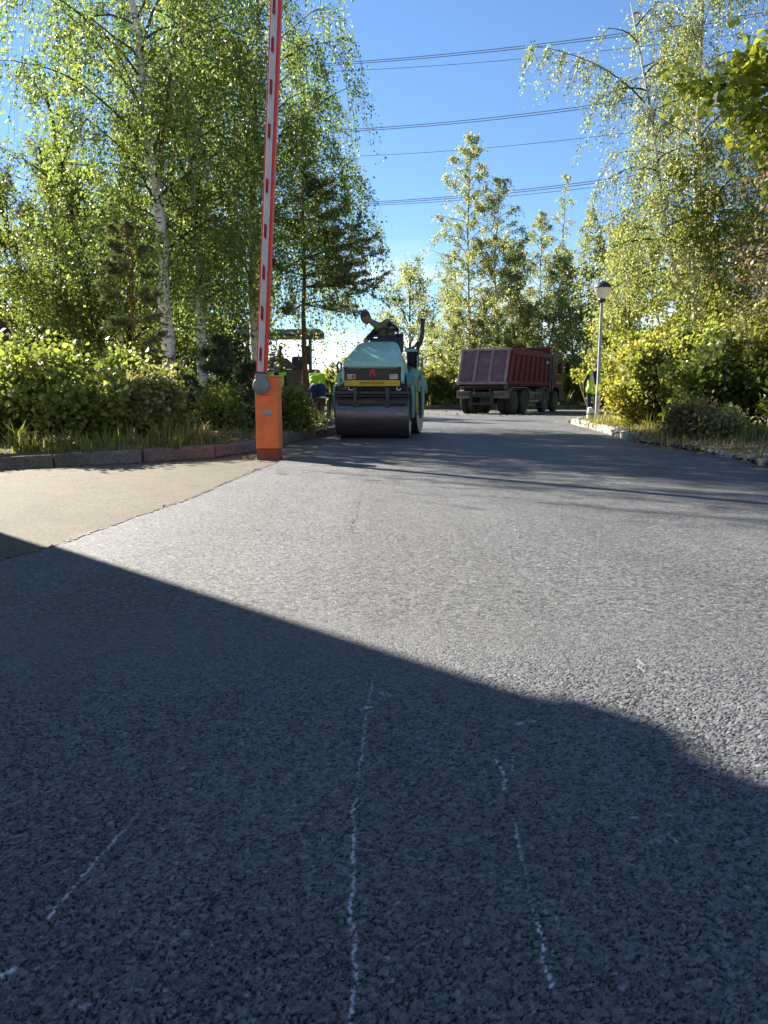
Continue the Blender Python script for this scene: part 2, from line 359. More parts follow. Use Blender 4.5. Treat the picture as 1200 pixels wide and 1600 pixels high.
def asphalt_relief():
    """the nearest metres of the mat: stones with rolled flat tops and open gaps between them"""
    rng = np.random.default_rng(3)
    ys = [.80]
    while ys[-1] < 2.75: ys.append(ys[-1] + max(.0028, .0022 * ys[-1]))
    ys = np.array(ys); R = len(ys); Cn = 580; u = np.linspace(-.64, .64, Cn)
    X = ys[:, None] * u[None, :]; Y = np.repeat(ys[:, None], Cn, 1)
    X = X.ravel(); Y = Y.ravel()
    fade = np.clip((2.7 - Y) / 1.0, 0, 1) * np.clip((.635 - np.abs(X / Y)) / .08, 0, 1) * np.clip((Y - .80) / .05, 0, 1)
    best = np.full(X.shape, -1.0); stone = np.zeros_like(X)
    nx = 6 * np.sin(X * 90 + 3 * np.sin(Y * 71)) + 5 * np.sin(Y * 123 + X * 40); ny = 6 * np.sin(Y * 97 + 2 * np.sin(X * 83)) + 5 * np.cos(X * 140)
    for cs, dens, H in ((.0122, .30, 1.0), (.0072, .66, .92), (.0043, .92, .70)):
        S = 1024; jx = rng.random((S, S)); jy = rng.random((S, S)); ex = rng.random((S, S)) < dens
        rr = rng.uniform(.42, .66, (S, S)); hh = rng.uniform(.80, 1.0, (S, S)); tx = rng.normal(0, .2, (S, S)); ty = rng.normal(0, .2, (S, S)); col = rng.random((S, S))
        asp = rng.uniform(.7, 1.35, (S, S)); rot = rng.random((S, S)) * 3.14
        Xw, Yw = X + nx * 1.1e-4, Y + ny * 1.1e-4
        gx = np.floor(Xw / cs).astype(int); gy = np.floor(Yw / cs).astype(int)
        for dx in (-1, 0, 1):
            for dy in (-1, 0, 1):
                ix = gx + dx; iy = gy + dy; a = ix % S; b = iy % S
                px = Xw / cs - (ix + jx[a, b]); py = Yw / cs - (iy + jy[a, b])
                c, s = np.cos(rot[a, b]), np.sin(rot[a, b])
                qx = (px * c + py * s) * asp[a, b]; qy = (-px * s + py * c) / asp[a, b]
                # superellipse footprint gives angular crushed-stone outlines
                d = (np.abs(qx) ** 2.6 + np.abs(qy) ** 2.6) ** (1 / 2.6) / rr[a, b]
                h = H * hh[a, b] * (1 - np.clip(d, 0, 1.3) ** 8) + (tx[a, b] * qx + ty[a, b] * qy) * .55
                h = np.where(ex[a, b] & (d < 1.15), h, -1)
                up = h > best
                best = np.where(up, h, best); stone = np.where(up, col[a, b], stone)
    vd = np.sin(X * 61 + 4 * np.sin(Y * 37)) * np.sin(Y * 53 + 3 * np.sin(X * 29)) + .6 * np.sin(X * 131 + 5 * np.sin(Y * 17)) * np.sin(Y * 117)
    best = best - .45 * np.clip(vd - .45, 0, 1); best = np.clip(best, 0, 1.15)
    # broad closed and open areas of the mat
    wav = .5 + .5 * np.sin(X * 2.3 + 1.5 * np.sin(Y * 1.7)) * np.sin(Y * 2.9 + X)
    depth = .0019 + .0012 * wav
    Z = .0304 + .0042 * fade + (best * depth) * fade + rng.normal(0, .00012, X.shape) * fade
    gap = np.clip(1 - best / .55, 0, 1)
    scr = np.zeros_like(X)
    lines = [([(585, 1050), (575, 1100), (568, 1150), (558, 1230), (553, 1262)], .0042, .85), ([(553, 1262), (551, 1340), (550, 1380), (548, 1425), (556, 1500), (552, 1560), (547, 1625)], .0046, 1.15),
             ([(775, 1188), (786, 1206), (790, 1232)], .006, 1.1), ([(800, 1178), (802, 1206)], .004, .7), ([(803, 1278), (806, 1300), (811, 1324)], .0042, .9), ([(812, 1330), (830, 1410)], .004, .45),
             ([(832, 1408), (846, 1462), (855, 1522), (863, 1552)], .0055, 1.2), ([(78, 1434), (96, 1410), (120, 1378), (160, 1333), (190, 1300)], .0050, 1.0), ([(190, 1300), (228, 1262)], .005, .5),
             ([(-5, 1528), (18, 1517)], .010, 1.1), ([(866, 1406), (873, 1452)], .003, .5), ([(565, 1108), (580, 1104)], .012, .7), ([(597, 1082), (610, 1086)], .014, .6), ([(812, 1130), (834, 1126)], .016, .55), ([(1046, 1305), (1056, 1316)], .004, .6), ([(1065, 1470), (1068, 1486)], .003, .6)]
    vn = rng.random((700, 700)); bi = lambda sc: vn[(np.floor(Y * sc).astype(int)) % 700, (np.floor(X * sc * 1.6).astype(int)) % 700]
    wn_ = .55 * bi(28) + .45 * bi(150)
    for pts, w, amp in lines:
        q = [G(a, b, .036) for a, b in pts]
        for a, b in zip(q[:-1], q[1:]):
            ax, ay, bx, by = a.x, a.y, b.x, b.y; L2 = (bx - ax) ** 2 + (by - ay) ** 2
            t = np.clip(((X - ax) * (bx - ax) + (Y - ay) * (by - ay)) / L2, 0, 1)
            wob = .0022 * np.sin(Y * 41 + 3 * np.sin(Y * 13)) + .0016 * np.sin(Y * 170 + 2 * np.sin(Y * 61)) + .0012 * np.sin(Y * 390)
            d = np.hypot(X + wob - ax - t * (bx - ax), Y + wob * .5 - ay - t * (by - ay))
            f = np.clip(1.3 - d / (w * .62), 0, 1) * amp * np.clip(best * 2.4 - .6, 0, 1) * np.clip(wn_ * 2.6 - .55, 0, 1)
            scr = np.maximum(scr, f)
    idx = np.arange(R * Cn).reshape(R, Cn)
    F = np.stack([idx[:-1, :-1], idx[:-1, 1:], idx[1:, 1:], idx[1:, :-1]], -1).reshape(-1, 4)
    # keep to the new mat: nothing past its left edge
    ex_ = np.interp(Y, [-3, 2.6, 3.57, 4.05], [-2.7, -1.95, -1.82, -1.71]) + .03
    ok = (X > ex_)[F].all(1)
    F = F[ok]
    me = np_mesh('coarse_asphalt', np.stack([X, Y, Z], 1), F, M['asphalt'], {'relief': fade, 'stone': stone, 'gap': gap, 'scratch': scr})
    return link('coarse_asphalt', me, road)
asphalt_relief()

def ribbon(pts, w, z, seed, gaps=.45):
    rng = random.Random(seed); mb = MB()
    for a, b in zip(pts[:-1], pts[1:]):
        a = Vector((a.x, a.y, z)); b = Vector((b.x, b.y, z)); L = (b - a).length; k = max(2, int(L / .05)); n = Vector((-(b - a).y, (b - a).x, 0)).normalized()
        off = 0
        for j in range(k):
            if rng.random() < gaps: continue
            off = rng.uniform(-.012, .012); ww = w * rng.uniform(.3, 1)
            p, q = a.lerp(b, j / k) + n * off, a.lerp(b, (j + rng.uniform(.5, 1)) / k) + n * (off + rng.uniform(-.008, .008))
            mb.add([p - n * ww, p + n * ww * .6, q + n * ww * .7, q - n * ww * .5], [(0, 1, 2, 3)])
    return mb
for k, (pp, w) in enumerate([([(678, 702), (700, 716), (740, 745)], .012), ([(676, 736), (694, 748)], .012), ([(730, 716), (752, 728)], .010), ([(716, 742), (724, 750)], .010), ([(795, 800), (812, 850)], .008), ([(992, 1030), (1012, 1050)], .007)]):
    o = ribbon([G(a, b, .034) for a, b in pp], w, .0342, k).build('chalk_mark', M['chalk'], road)

ribbon([G(0, 752, .007), G(120, 738, .007), G(235, 727, .007), G(330, 719, .007)], .018, .0075, 21, .1).build('faded_line', M['kerb_white'], driveway)
ribbon([G(548, 832, .034), G(556, 806, .034), G(562, 784, .034), G(566, 768, .034)], .006, .0343, 22, .35).build('tyre_scuff', M['bitumen'], road)
ribbon([Vector((x + .012, y, 0)) for x, y in road_left[2:9]], .022, .0345, 23, .06).build('edge_seam', M['bitumen'], road)
# verges
def verge(name, poly, mat, z, amp, res, seed, front=None):
    rng = np.random.default_rng(seed)
    pl = np.array(poly); x0, y0 = pl.min(0); x1, y1 = pl.max(0)
    xs = np.arange(x0, x1 + res, res); ys = np.arange(y0, y1 + res, res)
    import bmesh
    bm = bmesh.new()
    vs = [bm.verts.new((x, y, z)) for x, y in poly]; f = bm.faces.new(vs)
    if f.normal.z < 0: f.normal_flip()
    geom = bm.verts[:] + bm.edges[:] + bm.faces[:]
    for x in xs[1:-1]:
        r = bmesh.ops.bisect_plane(bm, geom=bm.verts[:] + bm.edges[:] + bm.faces[:], plane_co=(x, 0, 0), plane_no=(1, 0, 0))
    for y in ys[1:-1]:
        r = bmesh.ops.bisect_plane(bm, geom=bm.verts[:] + bm.edges[:] + bm.faces[:], plane_co=(0, y, 0), plane_no=(0, 1, 0))
    from mathutils import noise
    bnd = {v for e in bm.edges if len(e.link_faces) == 1 for v in e.verts}
    for v in bm.verts:
        if v in bnd: continue
        h = noise.noise(Vector((v.co.x * .7, v.co.y * .7, seed))) * amp + noise.noise(Vector((v.co.x * 3, v.co.y * 3, seed))) * amp * .35
        v.co.z += max(-.03, h + amp * .5)
    ext = bmesh.ops.extrude_edge_only(bm, edges=[e for e in bm.edges if len(e.link_faces) == 1])
    for v in [g for g in ext['geom'] if isinstance(g, bmesh.types.BMVert)]: v.co.z = -.04
    me = bpy.data.meshes.new(name); bm.to_mesh(me); bm.free(); me.materials.append(mat)
    me.polygons.foreach_set('use_smooth', [True] * len(me.polygons))
    return tag(link(name, me), kind='structure')

LK = [(-13, 7.72), (-5.6, 7.72), (-4.13, 8.25), (-2.82, 9.28), (-2.21, 9.85), (-1.84, 11.08), (-1.62, 13.0), (-1.05, 15.5), (-.98, 18), (-1.5, 20.3), (-3.2, 22.0), (-7, 23.0), (-20, 23.5)]
verge_l = verge('left_verge_ground', [(a + (-.10 if i > 3 else -.04), b + (.10 if i < 8 else -.10)) for i, (a, b) in enumerate(LK)] + [(-20, 7.82)], M['soil'], .145, .10, .5, 2)
RK_low = [(4.4, 2.5), (4.22, 5.5), (4.17, 8.25), (4.30, 10.3)]
RK = [(4.07, 12.15), (4.18, 13.35), (4.59, 16.2), (4.83, 19.0), (5.1, 21.2), (5.7, 22.3), (7.2, 23.0), (12, 23.6), (26, 24)]
verge_r = verge('right_verge_ground', [(4.6, -3)] + [(a + .12, b) for a, b in RK_low] + [(4.35, 11.4), (4.2, 12.1)] + [(a + .10, b - .06) for a, b in RK[1:]] + [(26, -3)], M['soil_dry'], .10, .07, .5, 5)
verge_b = verge('far_verge_ground', [(-60, 41.55), (60, 41.55), (60, 120), (-60, 120)], M['earth'], .16, .25, 4, 7)
verge_bl = verge('back_left_verge_ground', [(-60, 30.5), (-3.5, 30.5), (-2.2, 31.5), (-2.0, 41.3), (-60, 41.3)], M['soil'], .12, .15, 2, 8)

def kerb_line(name, pts, L, h, w, mats, seed, zt, start=0.0, spread=.012, tilt=.015, z0=-.05, round_top=.025, skip=()):
    """a run of separate kerb stones, each its own object under the kerb"""
    rng = random.Random(seed); root = thing(name, (0, 0, 0), kind='structure')
    shapes = []
    for k in range(4):
        mb = MB(); r = round_top
        prof = [(0, z0), (0, zt - r), (r * .3, zt - r * .3), (r, zt), (w - .01, zt), (w, zt - .01), (w, z0)]
        secs = []
        for j in range(5):
            x = -L / 2 + .006 + (L - .012) * j / 4
            secs.append([(x, p[0] + rng.uniform(-.004, .004), p[1] + (rng.uniform(-.006, .006) if p[1] > 0 else 0)) for p in prof])
        mb.loft(secs); o = mb.build('kerb_stone', mats[k % len(mats)], root, bevel=.006, seg=1); shapes.append(o)
    P2 = [Vector((*p, 0)) for p in pts]; seglen = [(b - a).length for a, b in zip(P2[:-1], P2[1:])]; tot = sum(seglen)
    def at(d):
        for a, b, l in zip(P2[:-1], P2[1:], seglen):
            if d <= l: return a.lerp(b, d / l), (b - a).normalized()
            d -= l
        return P2[-1], (P2[-1] - P2[-2]).normalized()
    n = int((tot - start) / L); used = 0
    for i in range(n):
        if i in skip: continue
        a, _ = at(start + i * L); b, _ = at(start + (i + 1) * L); d = (b - a).normalized()
        src = shapes[rng.randrange(4)] if used >= 4 else shapes[used]
        o = src if used < 4 else src.copy()
        if used >= 4: COL.objects.link(o); o.parent = root
        used += 1
        c = (a + b) / 2
        o.location = (c.x + rng.uniform(-1, 1) * spread, c.y + rng.uniform(-1, 1) * spread, rng.uniform(-1, 1) * spread)
        o.rotation_euler = (rng.uniform(-tilt, tilt), rng.uniform(-tilt, tilt) * .6, math.atan2(d.y, d.x) + rng.uniform(-tilt, tilt))
        o.scale = ((b - a).length / L * rng.uniform(.985, 1.0), 1, 1)
    return root
kerb_line('left_kerb', LK[:-2], 1.02, .15, .15, [M['kerb'], M['kerb_red'], M['kerb'], M['kerb']], 3, .150, start=.35)
kerb_line('right_kerb', [(q[0], q[1]) for q in RK[::-1][1:]], .98, .15, .16, [M['kerb_white']], 5, .165, start=.2, spread=.02, tilt=.04, round_top=.05)
kerb_line('sunken_kerb', RK_low[::-1], .98, .1, .20, [M['kerb_white'], M['kerb']], 6, .10, spread=.015, tilt=.03, round_top=.03)
kerb_line('far_kerb', [(30, 41.5), (-30, 41.5)][::-1], 1.02, .2, .18, [M['kerb_red'], M['kerb']], 8, .24, spread=.01)

# dirt and asphalt crumbs along the broken right edge
def crumbs(name, label, pts, n, smin, smax, spread, mat, z, seed, kind='stuff'):
    rng = np.random.default_rng(seed)
    base = np.array([(1, 1, 1), (1, -1, -1), (-1, 1, -1), (-1, -1, 1), (.2, 1.3, -.4), (-.2, -.6, 1.2)]) * .5
    tri = np.array([(0, 1, 2), (0, 3, 1), (0, 2, 3), (1, 3, 2), (0, 4, 1), (3, 5, 0), (1, 4, 2), (2, 5, 3)])
    Ps = np.array(pts); seg = rng.integers(0, len(Ps) - 1, n); t = rng.random(n)[:, None]
    c = Ps[seg] * (1 - t) + Ps[seg + 1] * t + rng.normal(0, spread, (n, 2))
    s = smin + (smax - smin) * rng.random(n) ** 3
    V = base[None] * s[:, None, None] * rng.uniform(.6, 1.2, (n, 1, 3)) * np.array([1, 1, .6])
    a = rng.random(n) * 6.28; R = np.zeros((n, 3, 3)); R[:, 0, 0] = np.cos(a); R[:, 0, 1] = -np.sin(a); R[:, 1, 0] = np.sin(a); R[:, 1, 1] = np.cos(a); R[:, 2, 2] = 1
    V = np.einsum('nij,nkj->nki', R, V); V[:, :, 0] += c[:, None, 0]; V[:, :, 1] += c[:, None, 1]; V[:, :, 2] += z + s[:, None] * .25
    F = (tri[None] + 6 * np.arange(n)[:, None, None]).reshape(-1, 3)
    return tag(link(name, np_mesh(name, V.reshape(-1, 3), F, mat)), label, None, None, kind)
crumbs('asphalt_crumbs', 'black asphalt crumbs along the broken right edge', [(4.08, 12.3), (4.22, 11.2), (4.28, 10.2), (4.16, 8.3), (4.3, 5)], 260, .012, .06, .05, M['bitumen'], .05, 1)
crumbs('roadside_rubble', 'pale grit and small stones on the dry verge', [(4.3, 12.1), (4.5, 11.2), (4.6, 10), (4.6, 8), (4.7, 5)], 700, .008, .05, .20, M['kerb_white'], .11, 2)
crumbs('loose_grit', 'dark grit scattered over the milled old road', [(-2, 31), (3, 30.5), (7, 29), (9, 33), (2, 37)], 900, .015, .06, 1.2, M['old_asphalt'], .01, 3)
crumbs('edge_crumbs', 'black crumbs along the ragged edge of the new mat', [(-1.84, 3.5), (-1.71, 4.05), (-1.62, 4.81), (-1.47, 5.85), (-1.34, 8.05), (-1.2, 9.28), (-.80, 13.35)], 2200, .008, .034, .016, M['bitumen'], .008, 9)
crumbs('driveway_grit', 'fine tan grit along the foot of the left kerb', [(-5, 7.9), (-4.1, 8.15), (-2.8, 9.15), (-2.2, 9.7), (-1.8, 11.0)], 500, .006, .03, .06, M['drive'], .008, 4)

# ------------------------------------------------------------------ plants
def unit(a): return a / np.maximum(1e-9, np.linalg.norm(a, axis=-1, keepdims=True))
def leaves_np(C, A, S, W, rng, fold=.25):
    """one folded leaf per row: base C, direction A, length S, half width W*S"""
    n = len(C); A = unit(A); side = unit(np.cross(A, rng.normal(size=(n, 3)))); nr = np.cross(A, side)
    S = S[:, None]; mid = C + A * S * .45
    V = np.stack([C, mid + side * S * W + nr * S * fold * W, C + A * S, mid - side * S * W + nr * S * fold * W], 1)
    return V.reshape(-1, 3), (np.arange(n)[:, None] * 4 + np.array([0, 1, 2, 3])[None])

OVATE = np.array([(0, 0), (.28, .85), (.62, .80), (1, 0), (.62, -.80), (.28, -.85)])
LOBED = np.array([(0, 0), (.10, .75), (.38, .62), (.48, 1.15), (.68, .50), (1, 0), (.68, -.50), (.48, -1.15), (.38, -.62), (.10, -.75)])
def shaped_leaves(C, A, S, W, rng, shape, fold=.3):
    n = len(C); A = unit(A); side = unit(np.cross(A, rng.normal(size=(n, 3)))); nr = np.cross(A, side); S = S[:, None]; k = len(shape)
    V = np.stack([C + A * S * a + side * S * W * b + nr * S * (fold * W * abs(b) - .12 * a * a) for a, b in shape], 1)
    return V.reshape(-1, 3), np.arange(n * k).reshape(n, k)
class Plant:
    thin = False
    def __init__(s, seed): s.r = np.random.default_rng(seed); s.trunk = MB(); s.limb = MB(); s.tw = []
    def path(s, p, d, L, n, droop, wob):
        pts = [np.array(p, float)]; d = unit(np.array(d, float)); st = L / n; dirs = [d]
        for i in range(n):
            d = unit(d + np.array([0, 0, -droop / n]) + s.r.normal(0, wob, 3)); pts.append(pts[-1] + d * st); dirs.append(d)
        return pts, dirs
    def stem(s, ctrl, r0, r1, n=10, seg=14, wob=.02):
        c = [Vector(q) for q in ctrl]; pts = []
        for j in range(seg + 1):
            t = j / seg * (len(c) - 1); i = min(int(t), len(c) - 2); f = t - i
            p0, p1, p2, p3 = c[max(i - 1, 0)], c[i], c[i + 1], c[min(i + 2, len(c) - 1)]
            q = .5 * ((2 * p1) + (p2 - p0) * f + (2 * p0 - 5 * p1 + 4 * p2 - p3) * f * f + (3 * p1 - p0 - 3 * p2 + p3) * f ** 3)
            pts.append(np.array(q) + (s.r.normal(0, wob, 3) * np.array([1, 1, .2]) if 0 < j else 0))
        rad = [r0 * (1 + .35 * max(0, 1 - j / seg * 9)) * (1 - j / seg) + r1 * (j / seg) for j in range(seg + 1)]
        s.trunk.tube(pts, rad, n, cap=False); return pts, rad
    def twig(s, p, d, L): s.tw.append((*p, *d, L))
    def branches(s, stem, t0, t1, n, Lf, elev, droop, sub=6, subL=.4, rb=.3, tw=2.0, twL=(.4, 1.4), wob=.09, az0=0, azs=None, twd=.5):
        """primary limbs off a stem, sub-limbs and leaf-bearing twigs"""
        pts, rad = stem; m = len(pts) - 1
        for i in range(n):
            t = t0 + (t1 - t0) * (i + s.r.random() * .8) / n
            k = min(int(t * m), m - 1); f = t * m - k
            p = pts[k] * (1 - f) + pts[k + 1] * f; rr = rad[k] * (1 - f) + rad[k + 1] * f
            az = az0 + i * 2.399 + s.r.normal(0, .35)
            if azs is not None: az = azs[0] + (azs[1] - azs[0]) * s.r.random()
            L = Lf((t - t0) / max(1e-6, t1 - t0)) * s.r.uniform(.7, 1.15)
            e = math.radians(elev[0] + (elev[1] - elev[0]) * t + s.r.normal(0, 7))
            d = (math.cos(az) * math.cos(e), math.sin(az) * math.cos(e), math.sin(e))
            q, dd = s.path(p, d, L, 7, droop, wob); r0 = max(.007, min(rr * .75, rb * .06 * L ** .8))
            s.limb.tube(q if not s.thin else q[::2] + [q[-1]], [r0 * (1 - j / 8) + .004 for j in (range(8) if not s.thin else (0, 2, 4, 6, 7))], 5 if not s.thin else 4, cap=False)
            tl = min(1.0, .30 + .75 * L / Lf(.25)); tn = tw * min(1.0, .12 + .92 * L / Lf(.25))
            for j in range(1, 8):
                if j > 1 and s.r.random() < sub / 6.0:
                    a2 = az + s.r.choice((-1, 1)) * s.r.uniform(.4, 1.2); e2 = math.radians(s.r.uniform(-10, 45))
                    d2 = unit(np.array((math.cos(a2) * math.cos(e2), math.sin(a2) * math.cos(e2), math.sin(e2))) + dd[j] * .6)
                    L2 = L * subL * (1.15 - j / 10) * s.r.uniform(.6, 1.2)
                    q2, d3 = s.path(q[j], d2, L2, 4, droop * .9, wob * 1.2)
                    q2s = q2 if not s.thin else q2[::2]; s.limb.tube(q2s, [max(.003, r0 * .35 * (1 - jj / len(q2s))) for jj in range(len(q2s))], 4 if not s.thin else 3, cap=False)
                    for jj in range(1, 5):
                        for _ in range(s.r.poisson(tn)):
                            s.twig(q2[jj] + s.r.normal(0, .03, 3), unit(d3[jj] + s.r.normal(0, twd, 3)), s.r.uniform(*twL) * tl)
                for _ in range(s.r.poisson(tn)):
                    s.twig(q[j] + s.r.normal(0, .03, 3), unit(dd[j] + s.r.normal(0, twd, 3)), s.r.uniform(*twL) * tl)
            s.twig(q[-1], dd[-1], twL[1])
    def foliage(s, K, hang, size, width, jit, down=.5, keep=1.0, twigs=0.0, clump=.12, spread=.9, shape=None, tp=.8):
        r = s.r; T = np.array(s.tw); S, D, L = T[:, :3], T[:, 3:6], T[:, 6]
        out = (lambda u: u) if hang < .5 else (lambda u: .50 * u * (1.25 - .5 * u))       # pendulous shoots fall after a short reach outwards
        if twigs:
            sel = np.nonzero(r.random(len(T)) < tp)[0]
            for i in sel:
                q = [S[i] + D[i] * L[i] * out(u) + np.array([0, 0, -hang * L[i] * u ** 1.6]) for u in (0, .5, 1.0)]
                s.limb.tube(q, [twigs, twigs * .8, twigs * .5], 3, cap=False)
        u = r.random((len(T), K)) ** .8; cl = r.normal(.5, clump, (len(T), 1))
        mask = (r.random((len(T), K)) < keep)
        z0 = np.zeros_like(u)
        C = S[:, None] + D[:, None] * (L[:, None] * out(u))[..., None] + np.stack([z0, z0, -hang * L[:, None] * u ** 1.6], -1) + r.normal(0, jit, (len(T), K, 3))
        A = D[:, None] * .5 + np.array([0, 0, -down]) + r.normal(0, spread, (len(T), K, 3))
        rnd = np.clip(cl + r.normal(0, .17, (len(T), K)), 0, 1)
        C, A, rnd = C[mask], A[mask], rnd[mask]
        sz = size * r.uniform(.5, 1.35, len(C))
        V, F = leaves_np(C, A, sz, width, r) if shape is None else shaped_leaves(C, A, sz, width, r, shape)
        return V, F, np.repeat(rnd, F.shape[1])
    def finish(s, name, loc, leafmat, bark_, fol, label, group=None, cat='tree', rz=0, parts=('trunk', 'limbs', 'crown'), barkl=None):
        root = thing(name, loc, rz, label, cat, group)
        if s.trunk.V: s.trunk.build(parts[0], bark_, root, smooth=True)
        if s.limb.V: s.limb.build(parts[1], barkl or bark_, root, smooth=True)['kind'] = 'stuff'
        V, F, a = fol; link(parts[2], np_mesh(parts[2], V, F, leafmat, {'rnd': a}), root)
        return root
def copy_tree(o, loc, rz, scale=1.0, label=None, sz=None):
    c = o.copy(); COL.objects.link(c); c.location = loc; c.rotation_euler = (0, 0, rz); c.scale = (scale, scale, scale if sz is None else sz)
    if label: c['label'] = label
    for ch in o.children:
        d = ch.copy(); COL.objects.link(d); d.parent = c
    return c
GB = 'birches on the left verge'; GL = 'background trees on the left'; GR = 'background trees on the right'; GM = 'trees beyond the far kerb'

def birch(seed, ctrl, r0, t0, n, Lmax, hang=1.0, K=20, size=.058, tw=1.25, twL=(.6, 2.1), low=.75, droop=.85, keep=1.0, top=.25, elev=(35, 62), jit=.045, twigs=.0035, extra=None, sub=5, pw=.75):
    p = Plant(seed); st = p.stem(ctrl, r0, .02, 12, 18, .025)
    p.branches(st, t0, .98, n, lambda s_: Lmax * (low + (1 - low) * min(1, s_ * 4)) * (1 - s_) ** pw + Lmax * top * s_, elev, droop, sub=sub, tw=tw, twL=twL, rb=.18)
    if extra: extra(p, st)
    return p, p.foliage(K, hang, size, .38, jit, .7, keep, twigs, .15, .65, tp=.5)

def loc_of(px, v, Y, z=None):
    q = P(px, v, Y); return (q.x, q.y, .14 if z is None else z)

# three birches of the left verge
b1 = loc_of(266, 600, 15.2)
p, f = birch(11, [(0, 0, 0), (-.02, 0, 2.2), (-.12, .05, 4.6), (-.34, .1, 7), (-.8, .1, 10), (-1.0, .2, 13.5)], .145, .25, 50, 3.3, K=25, tw=2.1)
p.finish('birch_tree', b1, M['birch_leaf'], M['birch'], f, 'thick white birch trunk with black scars behind the left shrubs', GB, barkl=M['twig'])
b2 = loc_of(316, 600, 16.6)
p, f = birch(12, [(0, 0, 0), (0, 0, 2.4), (-.05, 0, 5), (-.2, .1, 8), (-.3, .2, 14)], .115, .25, 50, 3.0, K=25, tw=2.1)
p.finish('birch_tree', b2, M['birch_leaf'], M['birch'], f, 'slimmer white birch right of the thick scarred birch', GB, barkl=M['twig'])
b3 = loc_of(398, 600, 18.2)
p, f = birch(13, [(0, 0, 0), (.0, 0, 2.4), (.02, 0, 5), (.2, .1, 8), (.4, .1, 12.6)], .125, .29, 58, 3.5, K=26, tw=2.6, low=.8)
p.finish('birch_tree', b3, M['birch_leaf'], M['birch'], f, 'weeping birch with its trunk just left of the raised barrier arm', GB, barkl=M['twig'])

# leaning willow and its neighbour at the left edge
p = Plant(21)
for ctrl, r0 in (([(0, 0, 0), (-.75, -.1, 1.15), (-1.45, -.2, 2.3), (-2.2, -.2, 4.2), (-2.6, 0, 6.0)], .15), ([(.55, .4, 0), (.62, .4, 1.2), (.35, .4, 2.8), (.1, .3, 4.6), (-.2, .2, 6.6)], .11), ([(.35, .7, 0), (.0, .7, 1.4), (-.4, .8, 3.0), (-.7, .9, 5.8)], .09), ([(.7, .6, 0), (1.0, .7, 1.6), (1.15, .8, 3.4), (1.3, .7, 5.8)], .08), ([(-.2, .9, 0), (-.9, 1.0, 1.6), (-1.5, 1.2, 3.6), (-2.0, 1.3, 5.9)], .08)):
    st = p.stem(ctrl, r0, .025, 9, 14, .03)
    p.branches(st, .22, .98, 5 if r0 == .15 else (8 if ctrl[0][1] == .9 else 17), lambda s_: 1.7 * (1 - .55 * s_), (15, 65), .15, sub=5, subL=.45, tw=2.3, twL=(.25, .7), wob=.12, twd=.8)
f = p.foliage(13, .18, .085, .2, .07, .15, 1, .003)
p.finish('willow_tree', loc_of(110, 600, 16.2), M['willow_leaf'], M['dark_bark'], f, 'dark many-stemmed willow leaning over at the left edge')

# tall red-barked pine by the barrier
def pine(seed, H, r0, whorls, Lf, tuft, nl, base, tl=.5, elev=(5, 45), droop=.5, needle_w=.10, ctrl=None, nb=(3, 6), azb=None):
    p = Plant(seed); r = p.r
    st = p.stem(ctrl or [(0, 0, 0), (.0, 0, H * .4), (.03, .02, H * .75), (0, 0, H)], r0, .012, 9, 14, .012); pts, rad = st
    C = []; A = []; B = []
    def tuftline(q, dd, j0):
        for j in range(j0, len(q)):
            for _ in range(tuft):
                u = r.random(); c = q[j - 1] * (1 - u) + q[j] * u
                n = nl; a = unit(dd[j] * .75 + r.normal(0, .6, (n, 3)))
                C.append(np.repeat(c[None], n, 0) + r.normal(0, .012, (n, 3))); A.append(a); B.append(np.full(n, r.normal(.45, .15)))
    for w in range(whorls):
        t = base + (1 - base) * (w / whorls) ** .92 + r.normal(0, .008); t = min(t, .985); k = min(int(t * 14), 13); fr = t * 14 - k
        c = pts[k] * (1 - fr) + pts[k + 1] * fr
        for b in range(r.integers(*nb)):
            az = r.random() * 6.28; L = Lf((t - base) / (1 - base)) * r.uniform(.6, 1.15); e = math.radians(elev[0] + (elev[1] - elev[0]) * (t - base) / (1 - base) + r.normal(0, 7))
            if azb is not None and r.random() < azb[1]: az = azb[0] + r.normal(0, .5)
            q, dd = p.path(c, (math.cos(az) * math.cos(e), math.sin(az) * math.cos(e), math.sin(e)), L, 6, -droop * .5 if e < .15 else droop, .09)
            p.limb.tube(q, [max(.006, .016 * L ** .5 * (1 - j / 7)) for j in range(7)], 5, cap=False); tuftline(q, dd, 3)
            for j in range(2, 6):
                if r.random() < .9:
                    a2 = az + r.choice((-1, 1)) * r.uniform(.5, 1.1); d2 = unit(np.array((math.cos(a2), math.sin(a2), r.uniform(-.1, .5))) + dd[j] * .5)
                    q2, d3 = p.path(q[j], d2, L * tl * r.uniform(.5, 1), 3, -.2, .1); p.limb.tube(q2, [.008, .006, .005, .004], 4, cap=False); tuftline(q2, d3, 1)
    tuftline([pts[-2], pts[-1]], [np.array([0, 0, 1.]), np.array([0, 0, 1.])], 1)
    C = np.concatenate(C); A = np.concatenate(A); B = np.clip(np.concatenate(B) + r.normal(0, .1, len(C)), 0, 1)
    V, F = leaves_np(C, A, .105 * r.uniform(.7, 1.25, len(C)), needle_w, r, 0)
    return p, (V, F, np.repeat(B, 4))
p, f = pine(31, 5.2, .078, 9, lambda s_: 1.8 * (1 - s_) ** .6 + .35, 3, 13, .44, elev=(-4, 45), azb=(0.1, .40))
p.finish('pine_tree', loc_of(477, 640, 18.3), M['pine_needle'], M['pine_bark'], f, 'red-barked pine between the barrier and the road roller', parts=('trunk', 'limbs', 'needles'), barkl=M['dark_bark'])
p, f = pine(32, 3.3, .020, 7, lambda s_: .55 * (1 - s_) ** .7 + .18, 1, 15, .22, tl=.35, elev=(15, 60), nb=(4, 6))
